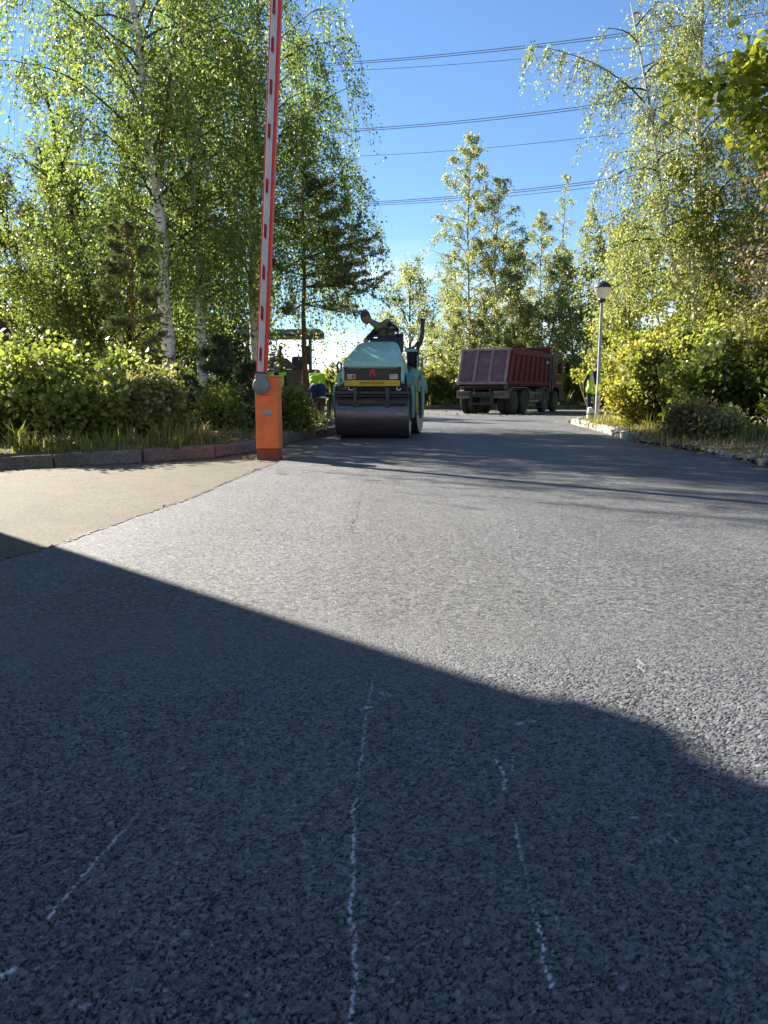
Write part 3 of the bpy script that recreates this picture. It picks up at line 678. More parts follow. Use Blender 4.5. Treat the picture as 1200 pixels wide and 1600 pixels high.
p.finish('pine_sapling', loc_of(210, 600, 12.9), M['pine_needle'], M['pine_bark'], f, 'thin young pine with whorled branches among the left shrubs', cat='young tree', parts=('trunk', 'limbs', 'needles'))
for k, (px, Y, H, lb) in enumerate(((388, 13.6, 1.15, 'small spruce seedling directly left of the orange barrier cabinet'), (345, 14.6, 1.75, 'low dark spruce between the slimmer birch and the barrier'), (290, 14.4, .95, 'small dark spruce at the foot of the thick scarred birch'))):
    p, f = pine(33 + k, H, .022, 9, lambda s_: .62 * (1 - s_) + .08, 2, 9, .08, tl=.4, elev=(-5, 30), nb=(5, 8))
    p.finish('spruce_sapling', loc_of(px, 640, Y), M['spruce_needle'], M['dark_bark'], f, lb, 'spruce saplings on the left verge', 'young tree', parts=('trunk', 'limbs', 'needles'))

def bushy(seed, H, R, stems, K=12, size=.11, width=.4, tw=1.7, n=14, twL=(.3, .8), t0=.15, r0=.09, hang=.12, elev=(20, 65), jit=.10, spread=.9, droop=.1, twigs=0, down=.15):
    p = Plant(seed)
    for i in range(stems):
        a = i * 2.4 + p.r.random(); rr = .12 * R * (stems > 1); o = R * .45 * (stems > 1)
        st = p.stem([(math.cos(a) * rr, math.sin(a) * rr, 0), (math.cos(a) * (rr + o * .3), math.sin(a) * (rr + o * .3), H * .35), (math.cos(a) * (rr + o), math.sin(a) * (rr + o), H * p.r.uniform(.8, 1.0))], r0, .015, 7, 10, .03)
        p.branches(st, t0, .98, n, lambda s_: R * (.75 + .5 * math.sin(min(1, s_ * 1.3) * 3.0)) * (1 - s_ * .55) * (.62 if stems > 1 else .85), elev, droop, sub=5, subL=.45, tw=tw, twL=twL, wob=.12, twd=.8)
    return p, p.foliage(K, hang, size, width, jit, down, 1, twigs, spread=spread)

# background trees on the left (two shapes, copied)
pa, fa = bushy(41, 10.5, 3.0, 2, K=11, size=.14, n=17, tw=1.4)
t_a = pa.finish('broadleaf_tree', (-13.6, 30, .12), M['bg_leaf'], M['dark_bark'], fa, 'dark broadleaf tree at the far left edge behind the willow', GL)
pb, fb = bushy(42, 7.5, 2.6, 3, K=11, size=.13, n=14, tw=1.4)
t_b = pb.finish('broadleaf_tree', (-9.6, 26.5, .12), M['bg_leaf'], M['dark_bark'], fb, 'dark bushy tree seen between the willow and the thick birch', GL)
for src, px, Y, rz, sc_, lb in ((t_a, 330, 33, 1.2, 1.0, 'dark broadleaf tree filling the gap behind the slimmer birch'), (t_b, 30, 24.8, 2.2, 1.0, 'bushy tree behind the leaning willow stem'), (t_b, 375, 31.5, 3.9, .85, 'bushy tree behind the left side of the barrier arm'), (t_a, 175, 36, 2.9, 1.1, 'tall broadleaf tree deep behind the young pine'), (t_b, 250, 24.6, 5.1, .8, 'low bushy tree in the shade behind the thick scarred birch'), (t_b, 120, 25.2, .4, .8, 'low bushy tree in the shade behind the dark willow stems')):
    q = P(px, 640, Y); copy_tree(src, (q.x, Y, .12), rz, sc_, lb)

# middle distance beyond the far kerb
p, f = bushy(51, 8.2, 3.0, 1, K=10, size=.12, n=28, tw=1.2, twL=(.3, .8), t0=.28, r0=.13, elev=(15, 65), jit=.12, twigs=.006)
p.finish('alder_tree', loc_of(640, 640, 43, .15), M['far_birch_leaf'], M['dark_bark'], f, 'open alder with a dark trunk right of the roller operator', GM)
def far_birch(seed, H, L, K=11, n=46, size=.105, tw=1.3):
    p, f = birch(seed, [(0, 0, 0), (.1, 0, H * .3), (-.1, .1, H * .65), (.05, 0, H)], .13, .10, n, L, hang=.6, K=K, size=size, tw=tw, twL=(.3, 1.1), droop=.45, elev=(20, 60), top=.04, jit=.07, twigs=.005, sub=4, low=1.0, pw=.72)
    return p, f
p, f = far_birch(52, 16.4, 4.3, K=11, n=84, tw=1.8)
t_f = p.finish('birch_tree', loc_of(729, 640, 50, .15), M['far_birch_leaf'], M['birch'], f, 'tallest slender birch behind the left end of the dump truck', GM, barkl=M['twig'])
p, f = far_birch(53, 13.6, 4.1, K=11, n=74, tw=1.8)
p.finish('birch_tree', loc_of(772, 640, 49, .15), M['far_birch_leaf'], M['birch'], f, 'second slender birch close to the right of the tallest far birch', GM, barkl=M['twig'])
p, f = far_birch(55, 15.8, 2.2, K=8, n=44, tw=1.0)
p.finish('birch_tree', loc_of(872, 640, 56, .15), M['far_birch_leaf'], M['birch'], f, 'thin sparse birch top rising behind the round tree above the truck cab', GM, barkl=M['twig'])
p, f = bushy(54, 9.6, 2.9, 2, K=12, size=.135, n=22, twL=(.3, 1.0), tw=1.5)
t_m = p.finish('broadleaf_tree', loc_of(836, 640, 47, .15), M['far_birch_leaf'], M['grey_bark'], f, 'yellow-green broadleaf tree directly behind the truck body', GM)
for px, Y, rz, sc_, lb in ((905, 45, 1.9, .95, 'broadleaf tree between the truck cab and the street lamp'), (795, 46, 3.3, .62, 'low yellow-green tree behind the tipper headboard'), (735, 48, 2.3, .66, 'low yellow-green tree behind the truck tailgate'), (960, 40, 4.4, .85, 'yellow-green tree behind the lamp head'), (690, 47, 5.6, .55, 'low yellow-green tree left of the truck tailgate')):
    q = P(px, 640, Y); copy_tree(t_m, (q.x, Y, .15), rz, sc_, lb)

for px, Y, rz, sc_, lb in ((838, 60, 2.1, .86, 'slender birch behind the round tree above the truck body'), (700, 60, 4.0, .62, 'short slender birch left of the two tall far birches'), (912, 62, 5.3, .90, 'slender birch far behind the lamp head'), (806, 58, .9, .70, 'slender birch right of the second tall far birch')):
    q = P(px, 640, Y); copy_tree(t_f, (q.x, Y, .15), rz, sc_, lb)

# right side: the tall birch and what stands round it
br = P(1077, 600, 25.0)
def extra(p, st):
    s2 = p.stem([(-.02, 0, 1.75), (-.32, .05, 2.7), (-.75, .0, 4.2), (-1.15, -.1, 6.2), (-1.7, -.1, 8.3)], .065, .015, 8, 12, .02)
    p.branches(s2, .28, .98, 20, lambda s_: 1.7 * (1 - .5 * s_), (10, 50), 1.0, sub=4, tw=1.6, twL=(.5, 1.6))
    q, dd = p.path(np.array([-1.3, -.1, 6.4]), (-.62, 0, .78), 2.6, 8, .9, .03)
    p.limb.tube(q, [.018, .017, .015, .013, .011, .009, .007, .006, .005], 6, cap=False)
    for j in range(2, 9):
        for _ in range(14): p.twig(q[j], unit(dd[j] * .4 + p.r.normal(0, .4, 3)), p.r.uniform(.3, 1.0))
p, f = birch(61, [(0, 0, 0), (0, 0, 2.2), (-.06, 0, 4.5), (-.15, 0, 7), (-.2, .1, 11.6)], .105, .33, 66, 2.1, hang=1.0, K=20, size=.050, tw=1.6, twL=(.5, 1.6), droop=1.1, extra=extra, low=.9, top=.32)
p.finish('birch_tree', (br.x, 25.0, .12), M['birch_leaf_pale'], M['birch'], f, 'tall forked white birch above the right hand shrubs', barkl=M['twig']).scale = (1.47, 1.47, 1.47)

p, f = bushy(62, 8.5, 2.8, 2, K=12, size=.12, n=20, twL=(.3, 1.0), tw=1.5)
t_r = p.finish('broadleaf_tree', (P(1150, 600, 24).x, 24, .1), M['yg_leaf'], M['grey_bark'], f, 'yellow-green tree at the right edge behind the dry twigs', GR)
for px, Y, rz, sc_, lb in ((985, 31, 1.1, .88, 'yellow-green tree right of the street lamp'), (1050, 33, 2.7, .90, 'yellow-green tree behind the forked birch trunk'), (1250, 21, 4.0, 1.0, 'dense tree just past the right edge behind the maple'), (1095, 34, 5.5, 1.05, 'taller tree deep behind the forked birch')):
    q = P(px, 640, Y); copy_tree(t_r, (q.x, Y, .1), rz, sc_, lb)

# maple leaning in from the right edge
p = Plant(63); q0 = P(1318, 600, 9.2)
st = p.stem([(0, 0, 0), (-.05, 0, 1.6), (-.25, .05, 3.1), (-.35, .1, 4.6), (-.3, .1, 6.6)], .12, .03, 9, 14, .02)
p.branches(st, .50, .98, 14, lambda s_: 1.35 * (1 - .35 * s_), (30, 60), .2, sub=5, subL=.45, tw=1.6, twL=(.2, .55), twd=.8, rb=.4, azs=(2.1, 4.6))
f = p.foliage(13, .15, .085, .48, .06, .2, 1, .003, shape=LOBED)
p.finish('maple_tree', (q0.x, 9.2, .12), M['maple_leaf'], M['dark_bark'], f, 'sunlit maple reaching in at the top right corner')
p = Plant(64); q0 = P(1262, 600, 12.0)
st = p.stem([(0, 0, 0), (-.05, 0, 1.6), (-.2, .05, 3.0), (-.4, .1, 5.0)], .06, .015, 8, 12, .03)
p.branches(st, .45, .97, 9, lambda s_: 1.25 * (1 - .3 * s_), (15, 50), .3, sub=4, subL=.5, tw=1.2, twL=(.2, .5), twd=.9, azs=(2.0, 4.4))
f = p.foliage(5, .3, .07, .4, .05, .4, .6, .003)
p.finish('rowan_tree', (q0.x, 12.0, .12), M['rust_leaf'], M['dark_bark'], f, 'sparse browning tree under the maple at the right edge')
p = Plant(65); q0 = P(1240, 600, 13.0)
for i in range(5):
    st = p.stem([(.1 * i - .2, .05 * i, 0), (-.15 + .08 * i, .1, 1.2), (-.6 + .22 * i, .1, 2.6 + .15 * i)], .03, .006, 6, 9, .03)
    p.branches(st, .2, .97, 10, lambda s_: .95 * (1 - .3 * s_), (20, 55), .1, sub=5, subL=.5, tw=1.3, twL=(.2, .5), twd=.7, azs=(1.8, 4.6))
f = p.foliage(3, .2, .055, .4, .04, .3, .35, .004)
p.finish('bare_shrub', (q0.x, 13.0, .12), M['rust_leaf'], M['dry_twig'], f, 'nearly bare brown shrub at the right edge', cat='shrub', parts=('stems', 'twigs', 'foliage'))

# shrubs
def shrub(seed, H, R, leafmat, loc, label, group, size=.078, K=8, stems=9, tw=1.15, width=.44, rz=0, name='shrub', n=6, cat='shrub', jit=.055):
    near = seed in (71, 72, 73, 74, 82, 83)
    p = Plant(seed); p.thin = True
    for i in range(stems + 3):
        stray = i >= stems
        a = i * 2.4 + p.r.random() * 1.2; o = R * (p.r.uniform(.15, .95) if not stray else p.r.uniform(.3, 1.1)); h = H * (p.r.uniform(.45, 1.0) if not stray else p.r.uniform(.95, 1.22)) * (1 - .30 * min(1, o / R) ** 2)
        st = p.stem([(math.cos(a) * .08, math.sin(a) * .08, 0), (math.cos(a) * o * .45, math.sin(a) * o * .45, h * .55), (math.cos(a) * o, math.sin(a) * o, h)], .012, .003, 5, 8, .03)
        p.branches(st, .25, .99, n if not stray else 4, lambda s_: R * (.5 if not stray else .25) * (1 - .45 * s_) * p.r.uniform(.5, 1.5), (15, 65), .25, sub=4, subL=.5, tw=tw, twL=(.08, .34), twd=.85, rb=.15)
    f = p.foliage(K, .1, size, width * (.9 if near else .8), jit, .05, 1, .002, .16, .75, OVATE if near else None, .22)
    return p.finish(name, loc, leafmat, M['twig'], f, label, group, cat, rz, ('stems', 'twigs', 'foliage'))
GS = 'shrubs along the left kerb'; GT = 'shrubs on the right verge'; GF = 'shrubs beyond the far kerb'
def sl(px, Y, z=.13): q = P(px, 640, Y); return (q.x, Y, z)
s1 = shrub(71, 1.12, .95, M['shrub_leaf'], sl(40, 10.3), 'tall green shrub with lit top at the left picture edge', GS)
shrub(72, .78, .8, M['shrub_leaf'], sl(128, 10.7), 'lower green shrub between the edge shrub and the pale shrub', GS, K=10)
shrub(73, .86, .8, M['pale_shrub_leaf'], sl(222, 11.0), 'pale leaved rounded shrub in front of the thick scarred birch', GS, size=.065, K=11)
shrub(74, 1.25, .26, M['shrub_leaf'], sl(193, 11.5), 'upright green shoot rising above the pale shrub', GS, stems=4, n=5, tw=1.3)
shrub(75, 1.1, .9, M['shrub_leaf'], sl(-70, 10.2), 'green shrub just outside the left picture edge', GS)
shrub(76, .72, .13, M['yg_leaf'], sl(460, 14.2), 'small yellow-green shrub behind the orange barrier cabinet', GS, stems=5, size=.07, n=5)
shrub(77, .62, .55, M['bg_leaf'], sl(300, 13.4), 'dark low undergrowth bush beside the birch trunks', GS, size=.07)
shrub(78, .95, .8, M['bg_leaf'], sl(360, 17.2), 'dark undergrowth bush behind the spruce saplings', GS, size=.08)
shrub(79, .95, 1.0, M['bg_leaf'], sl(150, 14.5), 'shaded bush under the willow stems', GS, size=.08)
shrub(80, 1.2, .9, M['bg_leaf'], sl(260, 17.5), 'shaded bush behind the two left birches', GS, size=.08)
shrub(69, .75, .40, M['yg_leaf'], sl(338, 12.6), 'small bright seedling bush low on the left verge', GS, stems=4, size=.06, n=4, tw=1)
shrub(81, 1.7, .66, M['yellow_leaf'], sl(993, 15.6, .11), 'bright yellow shrub in front of the lamp post', GT, stems=11)
shrub(82, 1.85, 1.15, M['yg_leaf'], sl(1048, 15.0, .11), 'big yellow-green shrub below the forked birch', GT, stems=13, K=9)
shrub(83, 1.65, 1.0, M['shrub_leaf'], sl(1118, 13.4, .11), 'darker green shrub in front of the big yellow-green shrub at the right', GT, stems=11, K=8)
shrub(84, 1.95, 1.0, M['yg_leaf'], sl(1196, 13.0, .11), 'yellow-green shrub at the right picture edge', GT, stems=11, K=8)
shrub(85, .40, .30, M['rust_leaf'], sl(1078, 11.9, .11), 'low reddish shrub at the front of the right verge', GT, stems=6, size=.06, tw=1.2)
shrub(86, .28, .26, M['pale_shrub_leaf'], sl(1130, 11.6, .11), 'pale low shrub right of the reddish one', GT, stems=7, size=.07, tw=1.1)
shrub(87, 1.6, 1.0, M['yg_leaf'], sl(1020, 18.2, .11), 'yellow-green shrub filling behind the yellow one', GT, stems=10)
shrub(88, 2.2, 1.1, M['yg_leaf'], sl(1150, 16.2, .11), 'taller yellow-green shrub behind the right front shrubs', GT, stems=10)
shrub(70, 1.4, .9, M['shrub_leaf'], sl(1275, 11.8, .11), 'green shrub just outside the right picture edge', GT, stems=9)
fs = shrub(89, 1.9, 1.5, M['yg_leaf'], sl(676, 43.4, .18), 'yellow-green shrub behind the roller and left of the truck', GF, size=.13, stems=11, K=9)
fs2 = shrub(90, 1.5, 1.4, M['pale_shrub_leaf'], sl(708, 43.2, .18), 'pale shrub touching the left side of the truck tailgate', GF, size=.12, stems=10, K=9)
for k, (src, px, Y, rz, s_, lb) in enumerate(((fs2, 655, 43.5, 1, .9, 'pale shrub showing behind the roller mast'), (fs, 740, 44.6, 2, 1.1, 'yellow-green shrub hidden low behind the truck'), (fs, 800, 44.6, 3.1, 1.2, 'yellow-green shrub behind the truck wheels'), (fs2, 885, 44.0, 4.2, 1.0, 'pale shrub between the truck cab and the worker'), (fs, 905, 42.9, 5.2, .9, 'low yellow-green shrub behind the worker at the lamp'), (fs, 560, 44.5, .6, 1.1, 'yellow-green shrub behind the left side of the roller'), (fs, 515, 45.5, 2.4, 1.0, 'yellow-green shrub beyond the bending worker'), (fs, 600, 46, 3.6, 1.2, 'yellow-green shrub hidden behind the roller hood'), (fs, 945, 40, 1.7, 1.1, 'yellow-green shrub behind the lamp post'))):
    copy_tree(src, sl(px, Y, .18), rz, s_, lb)

# grass and fallen leaves
def grass(name, label, poly_pts, n, h, mat, seed, z, lean=.35, w=.012, tuft=1):
    r = np.random.default_rng(seed); T = np.array(poly_pts)      # strips: list of (x,y, spread_x, spread_y, hscale)
    k = r.integers(0, len(T) - 1, n); t = r.random(n)[:, None]; q = T[k] * (1 - t) + T[k + 1] * t
    if tuft > 1:
        sel = r.integers(0, max(1, n // tuft), n); q = q[sel]; ox = r.normal(0, .035, (n, 2))
        base_off = r.normal(0, 1, (n, 2))[sel] * q[:, 2:4] + ox
    else: base_off = r.normal(0, 1, (n, 2)) * q[:, 2:4]
    c = np.zeros((n, 3)); c[:, :2] = q[:, :2] + base_off; c[:, 2] = z
    H = h * q[:, 4] * r.uniform(.35, 1.2, n) * (np.exp(r.normal(0, .45, max(1, n // max(1, tuft))))[sel] if tuft > 1 else 1); a = r.random(n) * 6.28; ln = np.abs(r.normal(0, lean, n)) * H
    d = np.stack([np.cos(a), np.sin(a), np.zeros(n)], 1); s = np.stack([-np.sin(a + r.normal(0, .6, n)), np.cos(a), np.zeros(n)], 1) * w
    up = np.array([0, 0, 1.0])
    m = c + up * (H * .55)[:, None] + d * (ln * .35)[:, None]; tp = c + up * (H * np.clip(1 - .3 * ln / H, .4, 1))[:, None] + d * ln[:, None]
    V = np.stack([c - s, c + s, m + s * .8, m - s * .8, tp], 1).reshape(-1, 3)
    b = np.arange(n)[:, None] * 5
    F = np.concatenate([b + np.array([0, 1, 2]), b + np.array([0, 2, 3]), b + np.array([3, 2, 4])], 0)
    rd = np.repeat(np.clip(r.normal(.45, .22, n), 0, 1), 5)
    return tag(link(name, np_mesh(name, V, F, mat, {'rnd': rd})), label, None, None, 'stuff')
grass('tall_grass', 'tall green grass behind the left kerb', [(-6.5, 8.5, .3, .2, 1), (-4.3, 8.85, .3, .18, 1), (-3.4, 9.5, .25, .18, .9), (-2.75, 9.95, .2, .15, .7)], 3000, .20, M['grass'], 1, .14, .8, .008, 22)
grass('short_grass', 'short patchy grass on the left verge', [(-3.0, 10.4, .25, .25, .9), (-2.8, 11.5, .25, .5, 1), (-2.7, 13, .35, .7, 1), (-2.3, 15.5, .35, .8, 1), (-2.0, 18.5, .3, .8, 1), (-2.8, 20.3, .5, .5, 1.2)], 15000, .10, M['dry_grass'], 2, .15, .6, .007, 4)
grass('kerb_grass', 'grass tufts right behind the left kerb', [(-4.4, 8.5, .2, .06, .9), (-3.1, 9.4, .12, .08, .9), (-2.5, 10.1, .08, .1, .8), (-2.25, 11.2, .07, .2, .7), (-2.05, 13, .07, .4, .7), (-1.6, 15.6, .08, .4, .8), (-1.5, 18, .1, .5, 1)], 2600, .13, M['grass'], 3, .15, .5, .007, 6)
grass('verge_grass', 'short sunlit dry grass on the right verge', [(5.9, 20.5, .25, .4, 1.1), (5.6, 18, .25, .7, 1.1), (5.4, 16, .25, .7, 1), (5.1, 14, .25, .6, 1), (5.3, 12.6, .4, .4, .9), (5.3, 11.4, .5, .35, .8), (5.6, 10, .6, .4, .7), (5.6, 8, .6, .6, .7)], 22000, .10, M['dry_grass'], 4, .115, .6, .007, 4)
grass('green_grass', 'greener grass blades at the foot of the right shrubs', [(5.4, 18, .3, .8, 1), (5.4, 15, .3, .6, 1), (5.5, 13, .4, .4, 1), (5.9, 11.6, .4, .25, 1), (6.0, 10, .4, .4, 1)], 9000, .2, M['grass'], 5, .115, .5, .008, 6)
grass('far_grass', 'grass on the far verge behind the truck', [(-8, 42.2, 1, .4, 1), (2, 42.3, 1, .4, 1), (14, 42.2, 1, .4, 1)], 9000, .35, M['grass'], 6, .2, .5, .02, 5)
grass('island_grass', 'tall grass tufts by the bending worker', [(-1.9, 20.6, .4, .3, 1), (-2.8, 21.4, .5, .3, 1), (-4.2, 22.0, .6, .3, .8)], 2600, .22, M['dry_grass'], 7, .14, .5, .008, 7)
grass('weeds', 'dry weeds at the foot of the orange cabinet', [(-1.75, 9.75, .05, .02, .5), (-1.5, 9.62, .06, .02, .5), (-1.28, 9.62, .03, .02, .35)], 260, .06, M['dry_grass'], 8, .006, 1.2, .006, 3)
def fallen(label, strips, n, seed, z, size=.055):
    r = np.random.default_rng(seed); T = np.array(strips); k = r.integers(0, len(T) - 1, n); t = r.random(n)[:, None]; q = T[k] * (1 - t) + T[k + 1] * t
    C = np.zeros((n, 3)); C[:, :2] = q[:, :2] + r.normal(0, 1, (n, 2)) * q[:, 2:4]; C[:, 2] = z + r.random(n) * .03
    A = r.normal(0, 1, (n, 3)) * np.array([1, 1, .25])
    V, F = leaves_np(C, A, size * r.uniform(.6, 1.3, n), .36, r)
    V.reshape(-1, 4, 3)[:, :, 2] = np.maximum(V.reshape(-1, 4, 3)[:, :, 2], z)
    return tag(link('fallen_leaves', np_mesh('fallen_leaves', V, F, M['fallen'], {'rnd': np.repeat(r.random(n), 4)})), label, None, None, 'stuff')
fallen('yellow and brown fallen leaves on the left verge', [(-2.6, 10.6, .4, .4), (-2.3, 13, .5, .8), (-1.8, 16, .4, 1), (-2, 20, .5, .6)], 900, 1, .17)
fallen('yellow fallen leaves on the right verge', [(5.0, 18, .4, 1), (4.8, 14, .4, .8), (4.9, 11.5, .4, .5), (5, 8, .5, .8)], 700, 2, .135)

# ------------------------------------------------------------------ building whose shadow lies over the foreground
M['plaster'] = paint('pale_render_wall', (.60, .55, .47), .85, bump=.5, sc=3, dirt=(.2, .18, .15), dirt_sc=1.2)
M['roof'] = paint('grey_sheet_roof', (.13, .13, .14), .5, bump=.2)
M['white'] = paint('white_paint', (.72, .72, .70), .5, var=.1)
M['glass'] = paint('window_glass', (.02, .025, .03), .06, bump=.0, dirt_amt=.1)
bl = thing('building', (-5.16, 7.27, 0), 0, 'pale rendered building standing outside the left picture edge, with an added rear wing behind the camera', 'building')
MB().bx(-14, 0, -18, 0, 0, 4.70).build('wall', M['plaster'], bl)
MB().bx(-14, .04, -18, .04, -.02, .45).build('plinth', M['kerb'], bl)
e = .048
mb = MB(); mb.bx(-14 - e, e, -18 - e, e, 4.71, 4.90); mb.build('cornice', M['white'], bl, bevel=.01)
MB().bx(-14.01, -.040, -18.01, -.040, 4.91, 6.4).build('attic_wall', M['plaster'], bl)
mb = MB(); mb.bx(-14.1, .02, -18.1, .02, 6.41, 6.52); mb.build('parapet_cap', M['roof'], bl, bevel=.01)
for k in range(5):
    y = -2.4 - k * 3.3
    fr = MB(); [fr.bx(.005, .06, y + a, y + b, 1.2 + c, 1.2 + d) for a, b, c, d in ((-.75, -.68, 0, 1.7), (.68, .75, 0, 1.7), (-.68, .68, 0, .07), (-.68, .68, 1.63, 1.7), (-.03, .03, .07, 1.63))]
    w = fr.build('window', M['white'], bl); MB().bx(.004, .02, y - .68, y + .68, 1.27, 2.83).build('pane', M['glass'], w)
for k in range(3):
    x = -2.6 - k * 3.6
    fr = MB(); [fr.bx(x + a, x + b, .005, .06, 1.2 + c, 1.2 + d) for a, b, c, d in ((-.75, -.68, 0, 1.7), (.68, .75, 0, 1.7), (-.68, .68, 0, .07), (-.68, .68, 1.63, 1.7), (-.03, .03, .07, 1.63))]
    w = fr.build('window', M['white'], bl); MB().bx(x - .68, x + .68, .004, .02, 1.27, 2.83).build('pane', M['glass'], w)

# added rear wing behind the camera, invented to bounce sunlight onto surfaces facing it
MB().bx(5.2, 36, -30, -23.3, 0, 8.6).build('wall', M['plaster'], bl)
MB().bx(5.15, 36.05, -30, -23.26, -.02, .5).build('plinth', M['kerb'], bl)
mb = MB(); mb.bx(5.1, 36.1, -30.1, -23.2, 8.61, 8.78); mb.build('parapet_cap', M['roof'], bl, bevel=.01)
for k in range(8):
    for z in (1.2, 5.0):
        x = 7.6 + k * 3.6
        fr = MB(); [fr.bx(x + a, x + b, -23.295, -23.24, z + c, z + d) for a, b, c, d in ((-.75, -.68, 0, 1.7), (.68, .75, 0, 1.7), (-.68, .68, 0, .07), (-.68, .68, 1.63, 1.7), (-.03, .03, .07, 1.63))]
        w = fr.build('window', M['white'], bl); MB().bx(x - .68, x + .68, -23.296, -23.28, z + .07, z + 1.63).build('pane', M['glass'], w)

# ------------------------------------------------------------------ overhead power lines
M['wire'] = paint('aluminium_conductor', (.16, .165, .17), .5, bump=0)
def wire(u0, v0, u1, v1, Y0, Y1, label, r=.030):
    a, b = P(u0, v0, Y0), P(u1, v1, Y1); d = b - a; a2 = a - d * 1.2; b2 = b + d * 1.2; pts = []
    for j in range(33):
        t = j / 32; q = a2.lerp(b2, t); s_ = (t - .353) / (.647 - .353); q.z += .6 * (s_ * (s_ - 1)); pts.append(q)
    # sag measured so that the span passes the two sighted points
    o = MB().tube(pts, r, 6).build('power_line', M['wire'], smooth=True)
    return tag(o, label, 'power line', 'power lines crossing the sky')
for u0, v0, u1, v1, w, lb in ((533, 98, 945, 56, 1, 'topmost overhead wire, upper strand of the top pair'), (533, 101, 945, 60, 1, 'lower strand of the top pair of overhead wires'), (533, 111, 945, 79, .7, 'thin single wire just under the top pair'),
                              (550, 202, 890, 169, 1, 'upper strand of the middle pair of overhead wires'), (550, 205, 890, 173, 1, 'lower strand of the middle pair of overhead wires'), (555, 244, 900, 217, .7, 'thin single wire between the middle pair and the lowest wires'),
                              (553, 317, 888, 288, 1, 'uppermost of the three lowest overhead wires'), (553, 319.5, 888, 291.5, 1, 'middle one of the three lowest overhead wires'), (553, 322, 888, 297, .8, 'lowest overhead wire crossing the far birch top')):
    wire(u0, v0, u1, v1, 66, 58, lb, .024 * w)

# ------------------------------------------------------------------ paints of the machines
M['orange'] = paint('orange_cabinet_paint', (.90, .20, .058), .42, var=.12, dirt=(.35, .13, .07), dirt_amt=.35, bump=.03)
M['base_red'] = paint('dark_red_plinth', (.30, .055, .04), .5, var=.2, dirt_amt=.4)
M['hub_grey'] = paint('grey_green_casting', (.17, .22, .23), .5, var=.15, dirt_amt=.3)
M['key_grey'] = paint('grey_key_plate', (.30, .36, .40), .4)
M['alu'] = paint('white_lacquered_profile', (.68, .69, .68), .4, var=.06, dirt_amt=.2, dirt=(.35, .34, .32))
M['red_rubber'] = paint('red_edge_strip', (.72, .045, .03), .35, var=.1, dirt_amt=.15)
M['reflector'] = paint('dark_red_reflector', (.30, .008, .02), .25, var=.1, dirt_amt=.1)
M['black'] = paint('black_plastic', (.016, .017, .019), .45, bump=.1, dirt_amt=.3)
M['dark_steel'] = paint('dark_steel', (.045, .046, .05), .45, .3, dirt_amt=.5)
M['teal'] = paint('pale_teal_paint', (.31, .56, .47), .38, var=.08, dirt=(.15, .16, .14), dirt_amt=.3, bump=.02)
M['teal_dark'] = paint('deep_teal_paint', (.09, .29, .27), .42, var=.1, dirt_amt=.4)
M['yellow'] = paint('yellow_machine_paint', (.55, .40, .035), .42, var=.12, dirt=(.2, .15, .05), dirt_amt=.45)
M['navy'] = paint('navy_vinyl', (.012, .018, .035), .5, dirt_amt=.2)
M['lamp_glass'] = paint('headlamp_lens', (.42, .40, .38), .15, var=.2, bump=.4, sc=30)
M['lamp_red'] = paint('red_lens', (.35, .05, .035), .2)
M['logo_red'] = paint('red_logo', (.55, .02, .03), .4, var=.05, dirt_amt=.1)
M['maroon'] = paint('maroon_truck_paint', (.125, .018, .032), .6, var=.15, dirt=(.15, .06, .075), dirt_amt=.3, dirt_sc=2, spec=.3)
M['cab_maroon'] = paint('dark_maroon_cab_paint', (.038, .006, .010), .45, var=.15, dirt=(.03, .010, .012), dirt_amt=.3)
M['maroon_rear'] = paint('dusty_maroon_tailgate', (.20, .105, .13), .6, var=.2, dirt=(.27, .21, .22), dirt_amt=.75, dirt_sc=1.5)
M['rib'] = paint('worn_maroon_rib', (.36, .22, .20), .6, var=.3, dirt=(.42, .33, .28), dirt_amt=.75, dirt_sc=4)
M['tyre'] = paint('dusty_tyre', (.024, .023, .022), .8, dirt=(.10, .09, .08), dirt_amt=.6, bump=.4)
M['rim'] = paint('grey_steel_rim', (.11, .10, .09), .6, dirt_amt=.6)
M['mudguard'] = paint('grey_mudguard', (.17, .18, .17), .6, dirt_amt=.5)
M['tail_lens'] = paint('brown_red_tail_lamp', (.16, .065, .045), .35)
M['paver_brown'] = paint('dusty_brown_machine_panel', (.075, .034, .030), .5, dirt_amt=.6)
M['canopy_grey'] = paint('grey_canopy_panel', (.17, .185, .21), .5, dirt_amt=.3)
M['asphalt_load'] = paint('hot_asphalt_load', (.02, .02, .02), .7, bump=1.0, sc=20)
M['print'] = paint('dark_lettering', (.02, .02, .02), .5, bump=0)
M['print_red'] = paint('faded_lettering', (.25, .06, .03), .5, bump=0)
M['wood'] = paint('worn_wooden_handle', (.48, .36, .20), .6)
M['pole'] = paint('galvanised_post', (.36, .38, .38), .45, .3, dirt_amt=.4)
m_ = N('frosted_globe'); M['globe'] = m_.surf(m_.n('MixShader', {0: .6, 1: m_.bsdf((.82, .81, .77), .3), 2: m_.n('BsdfTranslucent', {0: (.8, .78, .7, 1)}).outputs[0]}).outputs[0])
def drum_mat():
    m = N('drum_steel'); v = m.pos(obj=True)
    vs_ = m.n('Mapping', {0: v, 3: (1.0, 9, 9)}).outputs[0]
    n1 = m.noise(3, 6, .7, vs_); n2 = m.noise(26, 4, .6, v)
    c = m.mix(m.ramp(n1, [(.35, 0.0), (.7, 1.0)]), (.10, .10, .105), (.19, .19, .195))
    c = m.mix(m.ramp(n2, [(.55, 0.0), (.75, .6)]), c, (.03, .028, .027))
    return m.surf(m.bsdf(c, m.math('ADD', m.math('MULTIPLY', n2, .25), .22), .75, m.bump(n2, .15, .003)))
M['drum'] = drum_mat()

